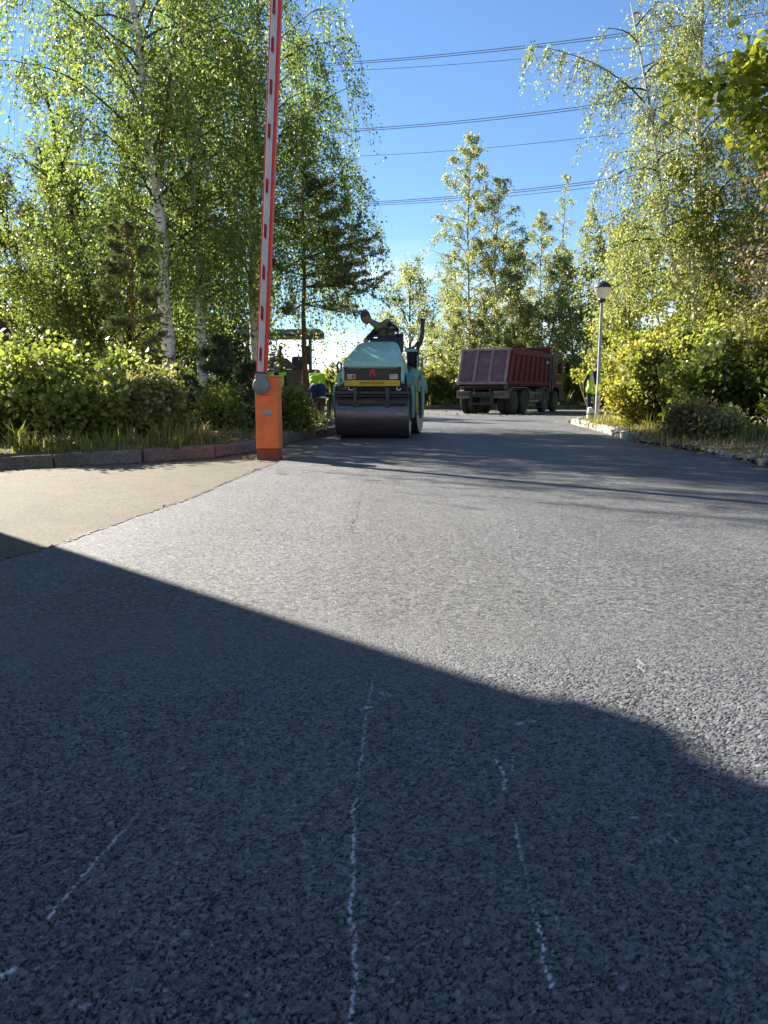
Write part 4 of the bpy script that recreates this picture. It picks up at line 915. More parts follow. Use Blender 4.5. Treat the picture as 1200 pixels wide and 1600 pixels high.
def text(name, s, mat, parent, loc, rot, size, ext=.002, sx=1.0, align='CENTER'):
    cu = bpy.data.curves.new(name, 'FONT'); cu.body = s; cu.size = size; cu.extrude = ext; cu.align_x = align; cu.align_y = 'CENTER'; cu.offset = 0
    tmp = bpy.data.objects.new(name, cu); COL.objects.link(tmp)
    me = bpy.data.meshes.new_from_object(tmp.evaluated_get(bpy.context.evaluated_depsgraph_get()))
    bpy.data.objects.remove(tmp); me.materials.clear(); me.materials.append(mat); me.name = name
    o = link(name, me, parent); o.location = loc; o.rotation_euler = rot; o.scale = (sx, 1, 1); return o
def rrect(w, h, r, n=5, cx=0, cy=0):
    return [(cx + sx * (w / 2 - r) + r * math.cos(a0 + math.pi / 2 * k / n), cy + sy * (h / 2 - r) + r * math.sin(a0 + math.pi / 2 * k / n))
            for sx, sy, a0 in ((1, 1, 0), (-1, 1, math.pi / 2), (-1, -1, math.pi), (1, -1, 1.5 * math.pi)) for k in range(n + 1)]

# ------------------------------------------------------------------ barrier
c0 = G(436, 719, .006)
bar = thing('barrier', (c0.x, c0.y, .006), math.radians(-7), 'orange barrier cabinet with its red and white arm raised beside the road', 'barrier')
CW, CD, CH = .285, .19, 1.02                    # local: front face at y=0, right front corner at x=0
mb = MB(); mb.bx(-CW, 0, 0, CD, .14, CH - .012); mb.build('cabinet', M['orange'], bar, bevel=.008)
mb = MB(); mb.bx(-CW - .004, .004, -.004, CD + .004, CH - .010, CH + .008); mb.build('lid', M['orange'], bar, bevel=.006)
mb = MB(); mb.bx(-CW + .004, -.004, .004, CD - .004, -.02, .137); mb.build('plinth', M['base_red'], bar, bevel=.004)
door = MB(); door.prism(rrect(CW - .030, .66, .012, 3, -CW / 2, .50), 'y', -.006, -.001); door.build('door', M['orange'], bar, bevel=.002)
k_ = MB(); k_.lathe([(.001, -.020), (.040, -.020), (.052, -.014), (.054, -.002)], (0, 0, 0), 'y', 28)
k_.V = [(x, y, z * .70) for x, y, z in k_.V]
ko = k_.build('key_plate', M['key_grey'], bar, smooth=True); ko.location = (-.125, -.004, .585)
slot = MB().bx(-.014, .014, -.0235, -.0195, -.004, .004).build('keyhole', M['hub_grey'], ko)
# worn, unreadable maker's lettering: small dark strokes in a row
mb = MB(); rg = random.Random(5); x = -.222
while x < -.085:
    w = rg.uniform(.004, .009); mb.bx(x, x + w * .45, -.0075, -.0062, .786 + rg.uniform(0, .004), .801 - rg.uniform(0, .004)); mb.bx(x + w * .45, x + w, -.0074, -.0062, .786 + rg.choice((0, .006)), .793 + rg.choice((0, .006))); x += w + rg.choice((.004, .004, .004, .009))
mb.build('worn_lettering', M['print_red'], bar)['kind'] = 'stuff'
hx, hz = -.187, .905
hub = MB(); hub.lathe([(.030, -.108), (.032, -.112), (.040, -.112), (.044, -.106), (.085, -.104), (.098, -.094), (.103, -.078), (.103, -.008)], (hx, 0, hz), 'y', 40)
hub.lathe([(.001, -.100), (.029, -.100), (.0295, -.112)], (hx, 0, hz), 'y', 24)
ho = hub.build('arm_hub', M['hub_grey'], bar, smooth=True)
mb = MB(); mb.bx(hx - .006, hx + .006, -.106, -.099, hz - .02, hz + .02); mb.build('hub_slot', M['dark_steel'], ho)
mb = MB(); [mb.cyl((hx + .075 * math.cos(a), -.108, hz + .075 * math.sin(a)), (hx + .075 * math.cos(a), -.1, hz + .075 * math.sin(a)), .008, 8) for a in (3.6, 4.4, 5.2, 5.8)]; mb.build('hub_bolts', M['dark_steel'], ho)['kind'] = 'stuff'
lean = math.radians(3.75)
AR = Matrix.Translation((hx, -.055, hz)) @ Matrix.Rotation(lean, 4, 'Y')
mb = MB(AR); mb.prism([(-.064, .03), (.064, .03), (.068, .085), (.062, .16), (-.062, .16), (-.068, .085)], 'y', -.047, .043); mb.build('arm_socket', M['hub_grey'], bar, bevel=.006)
mb = MB(AR); mb.prism([(-.066, .150), (.070, .146), (.070, .166), (-.066, .168)], 'y', -.052, .046); mb.build('socket_collar', M['dark_steel'], bar, bevel=.003)
AL = 4.42
arm = MB(AR)
sec = lambda x0, x1, y0, y1: arm.bx(x0, x1, y0, y1, .165, AL)
sec(-.044, .028, -.030, .035); sec(-.044, -.032, -.041, -.029); sec(-.016, -.010, -.039, -.029); sec(.005, .011, -.039, -.029); sec(.018, .028, -.041, -.029)
armo = arm.build('arm', M['alu'], bar)
mb = MB(AR); mb.bx(-.0625, -.0445, -.033, .036, .168, AL - .03); mb.build('edge_strip', M['red_rubber'], armo, bevel=.004)
mb = MB(AR); mb.bx(.0285, .0650, -.033, .036, .168, AL - .06); mb.build('edge_strip', M['red_rubber'], armo, bevel=.004)
mb = MB(AR); mb.bx(-.046, .040, -.042, .038, AL, AL + .035); mb.build('end_cap', M['key_grey'], armo, bevel=.004)
for v in (25, 83, 147, 214, 298, 367, 430, 492, 555):
    q = P(415, v, 9.6); s_ = (q.z - hz - .006) / math.cos(lean)
    mb = MB(AR); mb.prism([(-.026, s_ + .090), (.003, s_ + .068), (.003, s_ - .090), (-.026, s_ - .068)], 'y', -.0455, -.0415); mb.build('reflector', M['reflector'], armo)

# ------------------------------------------------------------------ road roller
rl = thing('road_roller', (-.18, 14.0, .03), math.radians(-5), 'teal tandem road roller with black steel drum facing the camera', 'road roller')
RR = Matrix.Translation((0, .98, 0)) @ Matrix.Rotation(math.radians(-7.5), 4, 'Z') @ Matrix.Translation((0, -.98, 0))   # rear half, steered
def drum(y, mtx, nm='drum'):
    mb = MB(mtx); HW, r = .655, .41; prof = [(r - .05, -HW), (r - .012, -HW), (r, -HW + .012), (r, HW - .012), (r - .012, HW), (r - .05, HW)]
    mb.lathe(prof, (0, y, r), 'x', 72); d = mb.build(nm, M['drum'], rl, smooth=True)
    for sgn in (-1, 1):
        mb = MB(mtx); mb.lathe([(.06, sgn * (HW - .11)), (r - .09, sgn * (HW - .11)), (r - .05, sgn * (HW - .06)), (r - .046, sgn * (HW - .001))], (0, y, r), 'x', 48); mb.build('drum_rim', M['yellow'], d, smooth=True)
        mb = MB(mtx); mb.lathe([(.001, sgn * (HW + .02)), (.10, sgn * (HW + .02)), (.12, sgn * (HW - .02)), (.13, sgn * (HW - .11))], (0, y, r), 'x', 24); mb.build('drum_hub', M['dark_steel'], d, smooth=True)
    return d
drum(0, None); drum(1.86, RR)
# drum frame and scrapers
mb = MB(); mb.bx(-.665, .665, -.30, -.20, .775, .835); mb.bx(-.665, .665, -.33, -.305, .735, .765); mb.build('front_frame', M['dark_steel'], rl, bevel=.012)
mb = MB(); mb.bx(-.64, .64, -.185, .30, .835, .915); mb.bx(-.56, .56, -.17, .9, .83, .95); mb.build('chassis', M['black'], rl, bevel=.015)
mb = MB(); mb.bx(-.60, .60, -.40, -.37, .60, .68); mb.build('scraper_blade', M['black'], rl, bevel=.004)
for x in (-.30, .27):
    mb = MB(); mb.prism([(-.345, .90), (-.318, .90), (-.335, .70), (-.375, .56), (-.41, .57), (-.375, .70)], 'x', x - .03, x + .03); mb.build('scraper_bracket', M['dark_steel'], rl, bevel=.004)
for sgn in (-1, 1):
    mb = MB(); mb.prism([(-.18, .93), (.35, .95), (.42, .80), (.18, .36), (-.10, .36), (-.20, .75)], 'x', sgn * .675, sgn * .72); mb.build('drum_yoke', M['teal_dark'], rl, bevel=.012)
mb = MB(); mb.tube([(-.42, -.27, .90), (-.42, -.30, .86), (-.36, -.31, .85), (-.33, -.27, .88)], .012, 6); mb.tube([(.43, -.27, .90), (.43, -.30, .86), (.48, -.31, .85), (.50, -.27, .88)], .012, 6); mb.build('tow_eye', M['alu'], rl, smooth=True)
rgt = random.Random(2); mb = MB()
for k in range(9): x = -.5 + k * .125; mb.tube([(x, -.2, .90), (x + .03, -.24, .86 + rgt.uniform(-.02, .02)), (x + .09, -.21, .88)], .009, 5)
mb.build('hoses', M['dark_steel'], rl, smooth=True)['kind'] = 'stuff'
mb = MB(); mb.prism(rrect(.98, .105, .012, 3, 0, .972), 'y', -.325, -.20); bmp = mb.build('bumper', M['yellow'], rl, bevel=.006)
text('lettering', 'AMMANN', M['print'], bmp, (.0, -.3265, .972), (math.pi / 2, 0, 0), .075, .0015, 1.28)
mb = MB(); mb.prism(rrect(.99, .205, .03, 4, 0, 1.132), 'y', -.268, -.15); gr = mb.build('grille', M['black'], rl, bevel=.006)
for k in range(8): MB().bx(-.33, .33, -.273, -.2685, 1.045 + k * .018, 1.053 + k * .018).build('grille_slat', M['dark_steel'], gr)
for x in (-.375, .375):
    mb = MB(); mb.prism(rrect(.145, .085, .012, 3, x, 1.085), 'y', -.285, -.262); hl = mb.build('headlight', M['alu'], rl, bevel=.004)
    MB().prism(rrect(.062, .068, .008, 3, x - .033, 1.085), 'y', -.2895, -.2855).build('lens', M['lamp_glass'], hl); MB().prism(rrect(.056, .068, .008, 3, x + .035, 1.085), 'y', -.2890, -.2855).build('lens', M['lamp_red'] if x < 0 else M['lamp_glass'], hl)
lg = MB(); t_ = .034
lg.prism([(-.060, -.062), (-.026, -.062), (.004, .062), (-.028, .062)], 'y', -.284, -.2745); lg.prism([(.026, -.062), (.060, -.062), (.032, .062), (.0045, .062), (-.004, .03)], 'y', -.284, -.2745)
lo = lg.build('logo', M['logo_red'], gr); lo.location = (.0, 0, 1.155)
# hood: sections from nose to cab
def hood_sec(y, hwb, hwt, zb, zs, zt, r):
    """half profile up the side: sill, waist, shoulder crease, rounded top edge"""
    half = [(hwb, zb), (hwb + .008, (zb + zs) / 2), (hwb, zs), (hwt + (hwb - hwt) * .5, zs + (zt - zs) * .50), (hwt + r * .55, zt - r * .9), (hwt + r * .1, zt - r * .28), (hwt - r * .8, zt - .004), (hwt * .4, zt)]
    return [(-x, y, z) for x, z in half] + [(x, y, z) for x, z in half[::-1]]
mb = MB(); mb.loft([hood_sec(-.255, .500, .495, 1.245, 1.26, 1.30, .03), hood_sec(-.245, .520, .510, 1.205, 1.26, 1.335, .04), hood_sec(-.18, .530, .500, 1.16, 1.28, 1.375, .05), hood_sec(.12, .535, .455, .97, 1.30, 1.50, .06), hood_sec(.45, .54, .405, .96, 1.31, 1.625, .07), hood_sec(.80, .54, .355, .96, 1.31, 1.735, .07), hood_sec(1.04, .54, .325, .96, 1.31, 1.775, .08), hood_sec(1.12, .52, .315, .96, 1.30, 1.762, .08)])
hood = mb.build('hood', M['teal'], rl, smooth=True)
for sgn in (-1, 1):
    mb = MB(); mb.prism([(-.262, .99), (-.262, 1.245), (-.05, 1.30), (.16, 1.15), (.16, .955), (-.2, .955)], 'x', sgn * .497, sgn * .545); mb.build('nose_cheek', M['teal'], rl, bevel=.014)
    mb = MB(); mb.cyl((sgn * .47, -.272, 1.225), (sgn * .47, -.262, 1.225), .032, 16); mb.build('hood_buffer', M['black'], hood)
mb = MB(); mb.bx(-.50, .50, -.262, -.235, 1.243, 1.262); mb.build('hood_lip', M['teal_dark'], hood)
# left mirror bracket, side steps
mb = MB(); mb.prism([(-.06, .93), (-.06, 1.12), (0, 1.20), (.08, 1.20), (.08, .93)], 'x', -.665, -.600); mb.build('side_box', M['teal'], rl, bevel=.01)
mb = MB(); mb.tube([(-.64, -.02, 1.16), (-.66, -.02, 1.30), (-.63, -.01, 1.36), (-.59, .0, 1.33), (-.59, 0, 1.18)], .018, 8); mb.build('grab_handle', M['black'], rl, smooth=True)
mb = MB(); mb.prism([(.15, .93), (.15, 1.10), (.25, 1.16), (.9, 1.16), (.9, .62), (.55, .60), (.5, .93)], 'x', .57, .725); mb.build('right_side_tank', M['teal_dark'], rl, bevel=.02)
mb = MB(); mb.bx(.60, .70, -.02, .10, .88, .93); mb.bx(.725, .745, .50, .56, .45, 1.05); mb.build('step_bracket', M['yellow'], rl, bevel=.004)
# rear half
mb = MB(RR); mb.prism([(1.15, .55), (1.15, 1.18), (1.3, 1.28), (2.3, 1.28), (2.55, 1.15), (2.6, .85), (2.2, .87), (1.86, .90), (1.5, .86), (1.35, .6)], 'x', -.60, .60); mb.build('rear_body', M['teal_dark'], rl, bevel=.03)
for sgn in (-1, 1):
    mb = MB(RR); mb.prism([(1.35, .84), (1.42, 1.02), (1.62, 1.14), (2.2, 1.14), (2.42, 1.0), (2.46, .80), (2.34, .82), (2.15, .92), (1.6, .92), (1.45, .82)], 'x', sgn * .60, sgn * .70); mb.build('rear_fender', M['teal_dark'], rl, bevel=.015)
    mb = MB(RR); mb.prism([(1.72, .95), (2.02, .95), (1.96, .36), (1.80, .36)], 'x', sgn * .675, sgn * .715); mb.build('rear_yoke', M['teal_dark'], rl, bevel=.01)
mb = MB(RR); mb.bx(.655, .672, 1.42, 1.47, .55, 1.52); mb.build('side_rail', M['teal'], rl, bevel=.004)
mb = MB(RR); mb.tube([(.71, 1.5, 1.05), (.745, 1.5, 1.28), (.745, 1.55, 1.46), (.72, 1.62, 1.48)], .02, 8); mb.build('rear_grab_rail', M['teal_dark'], rl, smooth=True)
mb = MB(RR); mb.bx(-.55, .55, 1.10, 2.2, 1.285, 1.32); mb.build('platform', M['dark_steel'], rl)
# dash, wheel, seat, rails, folding roll bar
mb = MB(); mb.prism([(1.14, 1.45), (1.14, 1.80), (1.22, 1.855), (1.40, 1.855), (1.40, 1.45)], 'x', -.20, .30); mb.build('dashboard', M['dark_steel'], rl, bevel=.02)
mb = MB(); mb.tube([(-.30, 1.10, 1.66), (-.28, 1.10, 1.74), (-.20, 1.11, 1.83), (-.10, 1.12, 1.885), (.24, 1.12, 1.885), (.35, 1.11, 1.83), (.40, 1.10, 1.74), (.40, 1.10, 1.60)], .019, 8); mb.build('dash_rail', M['black'], rl, smooth=True)
sw = MB(Matrix.Translation((.12, 1.50, 1.96)) @ Matrix.Rotation(math.radians(-28), 4, 'X')); ring = [(.21 * math.cos(a * math.pi / 12), .21 * math.sin(a * math.pi / 12), 0) for a in range(25)]
sw.tube(ring, .017, 7, cap=False); [sw.tube([(0, 0, -.03), (.2 * math.cos(a), .2 * math.sin(a), 0)], .010, 5) for a in (.5, 2.6, 4.7)]; sw.tube([(0, 0, -.03), (0, .0, -.25)], .03, 8); sw.build('steering_wheel', M['black'], rl, smooth=True)
mb = MB(RR); mb.prism(rrect(.46, .44, .08, 4, .02, 1.86), 'z', 1.50, 1.62); mb.prism(rrect(.46, .13, .05, 4, .02, 2.13), 'z', 1.62, 2.0); mb.bx(-.1, .14, 1.76, 1.96, 1.32, 1.50); mb.build('seat', M['navy'], rl, bevel=.03)
mb = MB(RR); mb.prism([(1.50, 1.32), (1.45, 1.58), (1.56, 1.66), (2.0, 1.62), (2.1, 1.32)], 'x', .44, .60); mb.build('side_console', M['navy'], rl, bevel=.03)
mb = MB(RR); mb.prism([(1.42, 1.60), (1.47, 1.66), (1.75, 1.64), (1.75, 1.60)], 'x', .40, .66); mb.build('console_top', M['teal'], rl, bevel=.01)
mb = MB(RR); mb.tube([(.615, 1.52, 1.30), (.63, 1.50, 1.52), (.66, 1.48, 1.66), (.735, 1.46, 1.84), (.755, 1.46, 1.98), (.755, 1.46, 2.19)], [.034, .034, .036, .042, .042, .040], 12); mb.build('roll_bar', M['black'], rl, smooth=True)
mb = MB(RR); mb.tube([(.755, 1.46, 2.185), (.755, 1.46, 2.225)], .052, 12); mb.build('roll_bar_cap', M['black'], rl, smooth=True)
mb = MB(RR); mb.tube([(.40, 1.6, 1.66), (.50, 1.58, 1.67), (.60, 1.55, 1.72), (.67, 1.5, 1.80)], .026, 7); mb.build('arm_rest', M['black'], rl, smooth=True)

# ------------------------------------------------------------------ dump truck
tr = thing('dump_truck', (4.42, 32.64, 0.0), math.radians(-29.5), 'maroon four axle dump truck seen from behind beyond the new asphalt', 'truck', scale=.93)
def wheel(x, y, dual, sgn):
    mb = MB(); R, W = .53, .30
    for k in ((0, 1) if dual else (0,)):
        x0 = x - sgn * k * .33
        prof = [(R * .60, -W / 2), (R * .86, -W / 2), (R * .97, -W / 2 + .03), (R, -W / 2 + .06), (R, W / 2 - .06), (R * .97, W / 2 - .03), (R * .86, W / 2), (R * .60, W / 2)]
        mb.lathe(prof, (x0, y, R), 'x', 36)
        for a in range(30):
            an = a / 30 * 2 * math.pi; c = (x0, y + math.cos(an) * (R + .002), R + math.sin(an) * (R + .002)); mb.box(c, (W - .1, .035, .03), (an + math.pi / 2, 0, 0))
    w = mb.build('wheel', M['tyre'], tr, smooth=True)
    mb = MB(); d = sgn * (.03 if dual else -.03)
    mb.lathe([(R * .60, sgn * .13), (R * .55, sgn * .14), (R * .50, sgn * .09), (R * .30, sgn * (.02 if dual else .10)), (R * .26, sgn * (.10 if dual else .14)), (.001, sgn * (.12 if dual else .17))], (x, y, R), 'x', 28); r_ = mb.build('rim', M['rim'], w, smooth=True)
    mb = MB(); [mb.cyl((x + sgn * .06, y + .19 * math.cos(a), R + .19 * math.sin(a)), (x + sgn * .115, y + .19 * math.cos(a), R + .19 * math.sin(a)), .018, 6) for a in [k * .628 for k in range(10)]]; mb.build('wheel_nuts', M['dark_steel'], w)['kind'] = 'stuff'
for y, dual in ((0, 1), (1.35, 1), (4.30, 0), (6.10, 0)):
    for sgn in (-1, 1): wheel(sgn * (1.06 if dual else 1.04), y, dual, sgn)
mb = MB()
for y in (0, 1.35, 4.3, 6.1): mb.cyl((-.9, y, .53), (.9, y, .53), .09, 10)
for sgn in (-1, 1): mb.bx(sgn * .38 - .05, sgn * .38 + .05, -.9, 7.2, .85, 1.12)
mb.bx(-.6, .6, -.95, -.80, .74, .98); mb.bx(-.35, .35, -.3, 1.7, .45, .8); mb.build('chassis', M['dark_steel'], tr, bevel=.01)
mb = MB(); mb.bx(-.62, .62, -1.0, -.93, .42, .50); [mb.bx(x - .05, x + .05, -.98, -.9, .46, .9) for x in (-.5, .5)]; mb.build('underrun_bar', M['dark_steel'], tr, bevel=.01)
mb = MB(); [mb.cyl((x, -.97, .93), (x, -.955, .93), .035, 10) for x in (-.35, .1)]; mb.build('tow_lamps', M['lamp_glass'], tr)
# tipper body
yb0, yb1, zb, zt = -.92, 5.0, 1.34, 2.80; hwb, hwt = 1.13, 1.17; lean_y = .48
side = lambda s_: [(s_ * hwb, yb0, zb), (s_ * hwb, yb1, zb), (s_ * hwt, yb1, zt), (s_ * hwt, yb0 + lean_y, zt)]
mb = MB(); t2 = .05
for s_ in (-1, 1):
    o_ = side(s_); i_ = [(x - s_ * t2, y, z) for x, y, z in o_]; mb.add(o_ + i_, [(0, 1, 2, 3), (7, 6, 5, 4), (0, 4, 5, 1), (1, 5, 6, 2), (2, 6, 7, 3), (3, 7, 4, 0)])
mb.bx(-hwb + .05, hwb - .05, yb0 + .05, yb1, zb - .08, zb - .002); body = mb.build('tipper_body', M['maroon'], tr)
for s_ in (-1, 1):
    mb = MB(); mb.box((s_ * (hwt + .02), (yb0 + lean_y + yb1) / 2 + .01, zt - .08), (.10, yb1 - yb0 - lean_y + .02, .20)); mb.build('top_rail', M['maroon'], body, bevel=.015)
    mb = MB(); mb.box((s_ * (hwb + .02), (yb0 + yb1) / 2, zb + .05), (.09, yb1 - yb0, .12)); mb.build('bottom_rail', M['maroon'], body, bevel=.01)
    for k in range(9):
        f = k / 8; yl = yb0 + .10 + (yb1 - yb0 - .18) * f; yu = yb0 + lean_y + .08 + (yb1 - yb0 - lean_y - .16) * f
        mb = MB(); w = .06
        mb.loft([[(s_ * (hwb + .001), yl - w, zb + .11), (s_ * (hwb + .085), yl - w * .7, zb + .11), (s_ * (hwb + .085), yl + w * .7, zb + .11), (s_ * (hwb + .001), yl + w, zb + .11)], [(s_ * (hwt + .001), yu - w, zt - .18), (s_ * (hwt + .06), yu - w * .7, zt - .18), (s_ * (hwt + .06), yu + w * .7, zt - .18), (s_ * (hwt + .001), yu + w, zt - .18)]]); mb.build('side_rib', M['maroon'], body, bevel=.006)
# tailgate
gm = Matrix.Translation((0, yb0, zb)) @ Matrix.Rotation(-math.atan2(lean_y, zt - zb), 4, 'X'); gh = math.hypot(lean_y, zt - zb)
mb = MB(gm); mb.bx(-1.08, 1.08, -.03, .02, .02, gh - .02); tg = mb.build('tailgate', M['maroon_rear'], tr)
for x in (-1.09, -.37, .35, 1.09):
    mb = MB(gm); mb.bx(x - .06, x + .06, -.11, -.031, .05, gh - .07); mb.build('gate_rib', M['rib'], tg, bevel=.012)
mb = MB(gm); mb.bx(-1.18, 1.18, -.12, .03, gh - .068, gh + .04); mb.build('gate_top_rail', M['rib'], tg, bevel=.012)
mb = MB(gm); mb.bx(-1.18, 1.18, -.12, .03, -.06, .049); mb.build('gate_bottom_rail', M['rib'], tg, bevel=.012)
mb = MB(); mb.prism([(yb0 - .12, zb - .10), (yb0 + .05, zb - .06), (yb0 + .5, zb - .09), (yb0 + .5, zb - .28), (yb0 + .1, zb - .28)], 'x', -1.05, 1.05); mb.build('chute_skirt', M['dark_steel'], tr, bevel=.01)
mb = MB(); mb.tube([(-1.1, yb0 - .15, zb - .12), (-1.25, yb0 - .2, zb - .10), (-1.3, yb0 - .1, zb - .2)], .03, 6); mb.build('gate_latch', M['dark_steel'], tr)
# headboard and load
mb = MB(); mb.bx(-1.2, 1.2, 4.93, 5.01, 2.81, 3.16); mb.bx(-1.2, 1.2, 5.01, 5.35, 3.08, 3.16); mb.build('headboard', M['maroon'], body, bevel=.01)
from mathutils import noise as mnoise
secs = []
for j in range(9):
    y = yb0 + lean_y + .2 + j * .6; secs.append([(x, y, zt - .12 + .22 * (1 - (x / 1.1) ** 2) * math.sin(min(1, (j + .4) / 8) * 3.0) + .06 * mnoise.noise(Vector((x * 2, y * 2, 0)))) for x in [-1.1 + i * .22 for i in range(11)]] + [(1.1, y, zt - .5), (-1.1, y, zt - .5)])
mb = MB(); mb.loft(secs); mb.build('asphalt_load', M['asphalt_load'], body, smooth=True)
mb = MB(); rg = random.Random(3); [mb.tube([(1.16, .2 + k * .8, zt + .03), (1.15, .6 + k * .8, zt + .06 + rg.uniform(-.02, .02)), (1.16, 1.0 + k * .8, zt + .03)], .035, 6) for k in range(6)]; mb.build('rolled_tarp', M['black'], body, smooth=True)
MB().bx(1.22, 1.235, 4.35, 4.62, 2.35, 2.45).build('marker_plate', M['white'], body)
# mudguards, tail lamps, side bars
for s_ in (-1, 1):
    pts = [(-.70, .70), (-.62, .95), (-.45, 1.12), (-.2, 1.19), (1.55, 1.19), (1.8, 1.12), (1.97, .95), (2.02, .75)]
    out = pts + [(y * .97 + .02, z - .035) for y, z in pts[::-1]]
    mb = MB(); mb.prism(out, 'x', s_ * .78, s_ * 1.22); mb.build('mudguard', M['mudguard'], tr, bevel=.01)
    mb = MB(); mb.bx(s_ * .85 - .34, s_ * .85 + .34, -.93, -.72, .70, 1.02); bxl = mb.build('tail_lamp_box', M['mudguard'], tr, bevel=.02)
    MB().bx(s_ * .88 - .25, s_ * .88 + .25, -.945, -.931, .80, .92).build('tail_lamp', M['tail_lens'], bxl)
    pts = [(3.68, .62), (3.74, .95), (3.95, 1.16), (4.3, 1.22), (4.65, 1.16), (4.86, .95), (4.92, .62)]
    mb = MB(); mb.prism(pts + [(4.3 + (y - 4.3) * .94, z - .035) for y, z in pts[::-1]], 'x', s_ * .86, s_ * 1.22); mb.build('mudguard', M['mudguard'], tr, bevel=.01)
    mb = MB(); [mb.bx(s_ * 1.12 - .03, s_ * 1.12 + .03, 2.15, 3.6, z - .05, z + .05) for z in (.55, .92)]; [mb.bx(s_ * 1.08 - .02, s_ * 1.08 + .02, y - .03, y + .03, .5, 1.1) for y in (2.4, 3.3)]; mb.build('side_guard', M['mudguard'], tr, bevel=.008)
    mb = MB(); mb.bx(s_ * .85 - .2, s_ * .85 + .2, 2.3, 3.3, .60, 1.05); mb.build('fuel_tank', M['dark_steel'], tr, bevel=.06)
# cab
cab = [(5.45, 1.0), (5.45, 2.80), (5.6, 2.90), (7.0, 2.86), (7.25, 2.65), (7.42, 1.75), (7.45, .55), (6.75, .55), (6.70, .95), (6.5, 1.17), (6.1, 1.24), (5.7, 1.17), (5.52, 1.0)]
mb = MB(); mb.prism(cab, 'x', -1.19, 1.19); cb = mb.build('cab', M['cab_maroon'], tr, bevel=.05, seg=3)
mb = MB(); mb.bx(-1.15, 1.15, 5.08, 5.42, 1.0, 2.55); mb.build('cab_back_gear', M['black'], tr, bevel=.03)
mb = MB(); mb.tube([(1.02, 5.25, 1.1), (1.02, 5.25, 2.7), (1.02, 5.22, 2.92), (1.0, 5.05, 3.0)], .16, 14); mb.build('air_intake', M['black'], tr, smooth=True)
for s_ in (-1, 1):
    mb = MB(); mb.prism([(5.82, 1.85), (5.82, 2.62), (6.85, 2.60), (7.12, 1.85)], 'x', s_ * 1.192, s_ * 1.205); mb.build('side_window', M['glass'], cb)
    mb = MB(); mb.prism([(5.78, 1.30), (5.78, 1.80), (7.15, 1.80), (7.2, 1.05), (6.85, 1.02), (6.6, 1.30)], 'x', s_ * 1.193, s_ * 1.21); d_ = mb.build('door_panel', M['cab_maroon'], cb, bevel=.01)
    MB().bx(s_ * 1.225 - .015, s_ * 1.225 + .015, 5.95, 6.15, 1.62, 1.67).build('handle', M['black'], d_)
    MB().bx(s_ * 1.215 - .004, s_ * 1.215 + .004, 6.0, 6.9, 1.42, 1.47).build('stripe', M['yellow'], d_)
    mb = MB(); mb.box((s_ * 1.42, 7.25, 2.2), (.22, .08, .55)); mb.tube([(s_ * 1.2, 7.2, 2.55), (s_ * 1.42, 7.25, 2.5)], .02, 6); mb.build('mirror', M['black'], cb, bevel=.02)
mb = MB(); mb.prism([(7.447, .55), (7.452, 1.0), (7.60, 1.0), (7.62, .5), (7.45, .45)], 'x', -1.2, 1.2); mb.build('front_bumper', M['dark_steel'], tr, bevel=.03)

# ------------------------------------------------------------------ street lamp
q = P(935, 600, 21.5)
lp = thing('street_lamp', (q.x, 21.5, .12), 0, 'grey street lamp post with frosted acorn lantern above the yellow shrub', 'street lamp')
mb = MB(); mb.tube([(0, 0, -.05), (0, 0, .9), (0, 0, .95), (0, 0, 3.17)], [.065, .063, .048, .040], 14); mb.build('post', M['pole'], lp, smooth=True)
mb = MB(); mb.lathe([(.045, 3.14), (.085, 3.18), (.10, 3.22), (.09, 3.25)], (0, 0, 0), 'z', 20); mb.build('collar', M['dark_steel'], lp, smooth=True)
mb = MB(); mb.lathe([(.085, 3.25), (.13, 3.30), (.185, 3.40), (.215, 3.50), (.222, 3.545)], (0, 0, 0), 'z', 28); mb.build('lantern_globe', M['globe'], lp, smooth=True)
mb = MB(); mb.lathe([(.226, 3.53), (.235, 3.55), (.205, 3.62), (.14, 3.675), (.06, 3.70), (.05, 3.72), (.001, 3.725)], (0, 0, 0), 'z', 28); mb.build('lantern_cap', M['dark_steel'], lp, smooth=True)

# ------------------------------------------------------------------ asphalt paver in the side road
pv = thing('asphalt_paver', (-2.95, 26.6, 0), math.radians(4), 'dark asphalt paver with grey canopy roof behind the pine', 'paver')
mb = MB(); mb.prism([(-2.9, .55), (-2.9, 1.15), (-1.2, 1.30), (-.9, 1.62), (.75, 1.62), (.95, 1.25), (.95, .5)], 'y', -1.0, 1.0); mb.build('machine_body', M['paver_brown'], pv, bevel=.03)
for s_ in (-1, 1):
    mb = MB(); mb.prism(rrect(3.6, .72, .34, 6, -.95, .37), 'y', s_ * .72 - .16, s_ * .72 + .16); tk = mb.build('track', M['black'], pv)
    mb = MB(); [mb.cyl((-2.4 + k * .72, s_ * .89, .36), (-2.4 + k * .72, s_ * .91, .36), .22, 16) for k in range(5)]; mb.build('road_wheels', M['rim'], tk)
    mb = MB(); mb.prism([(-4.3, .55), (-4.3, 1.05), (-3.0, 1.20), (-2.9, .55)], 'y', s_ * 1.15 - .05, s_ * 1.15 + .05); mb.build('hopper_wing', M['paver_brown'], pv, bevel=.015)
    for x in (-1.55, .45):
        mb = MB(); mb.tube([(x, s_ * .82, 1.55), (x, s_ * .82, 2.76)], .035, 8); mb.build('canopy_post', M['black'], pv)
mb = MB(); mb.prism([(-2.0, 2.78), (-1.9, 2.88), (.75, 2.92), (.9, 2.84), (.95, 2.74), (.85, 2.73), (-1.95, 2.73)], 'y', -1.05, 1.05); mb.build('canopy', M['canopy_grey'], pv, bevel=.03)
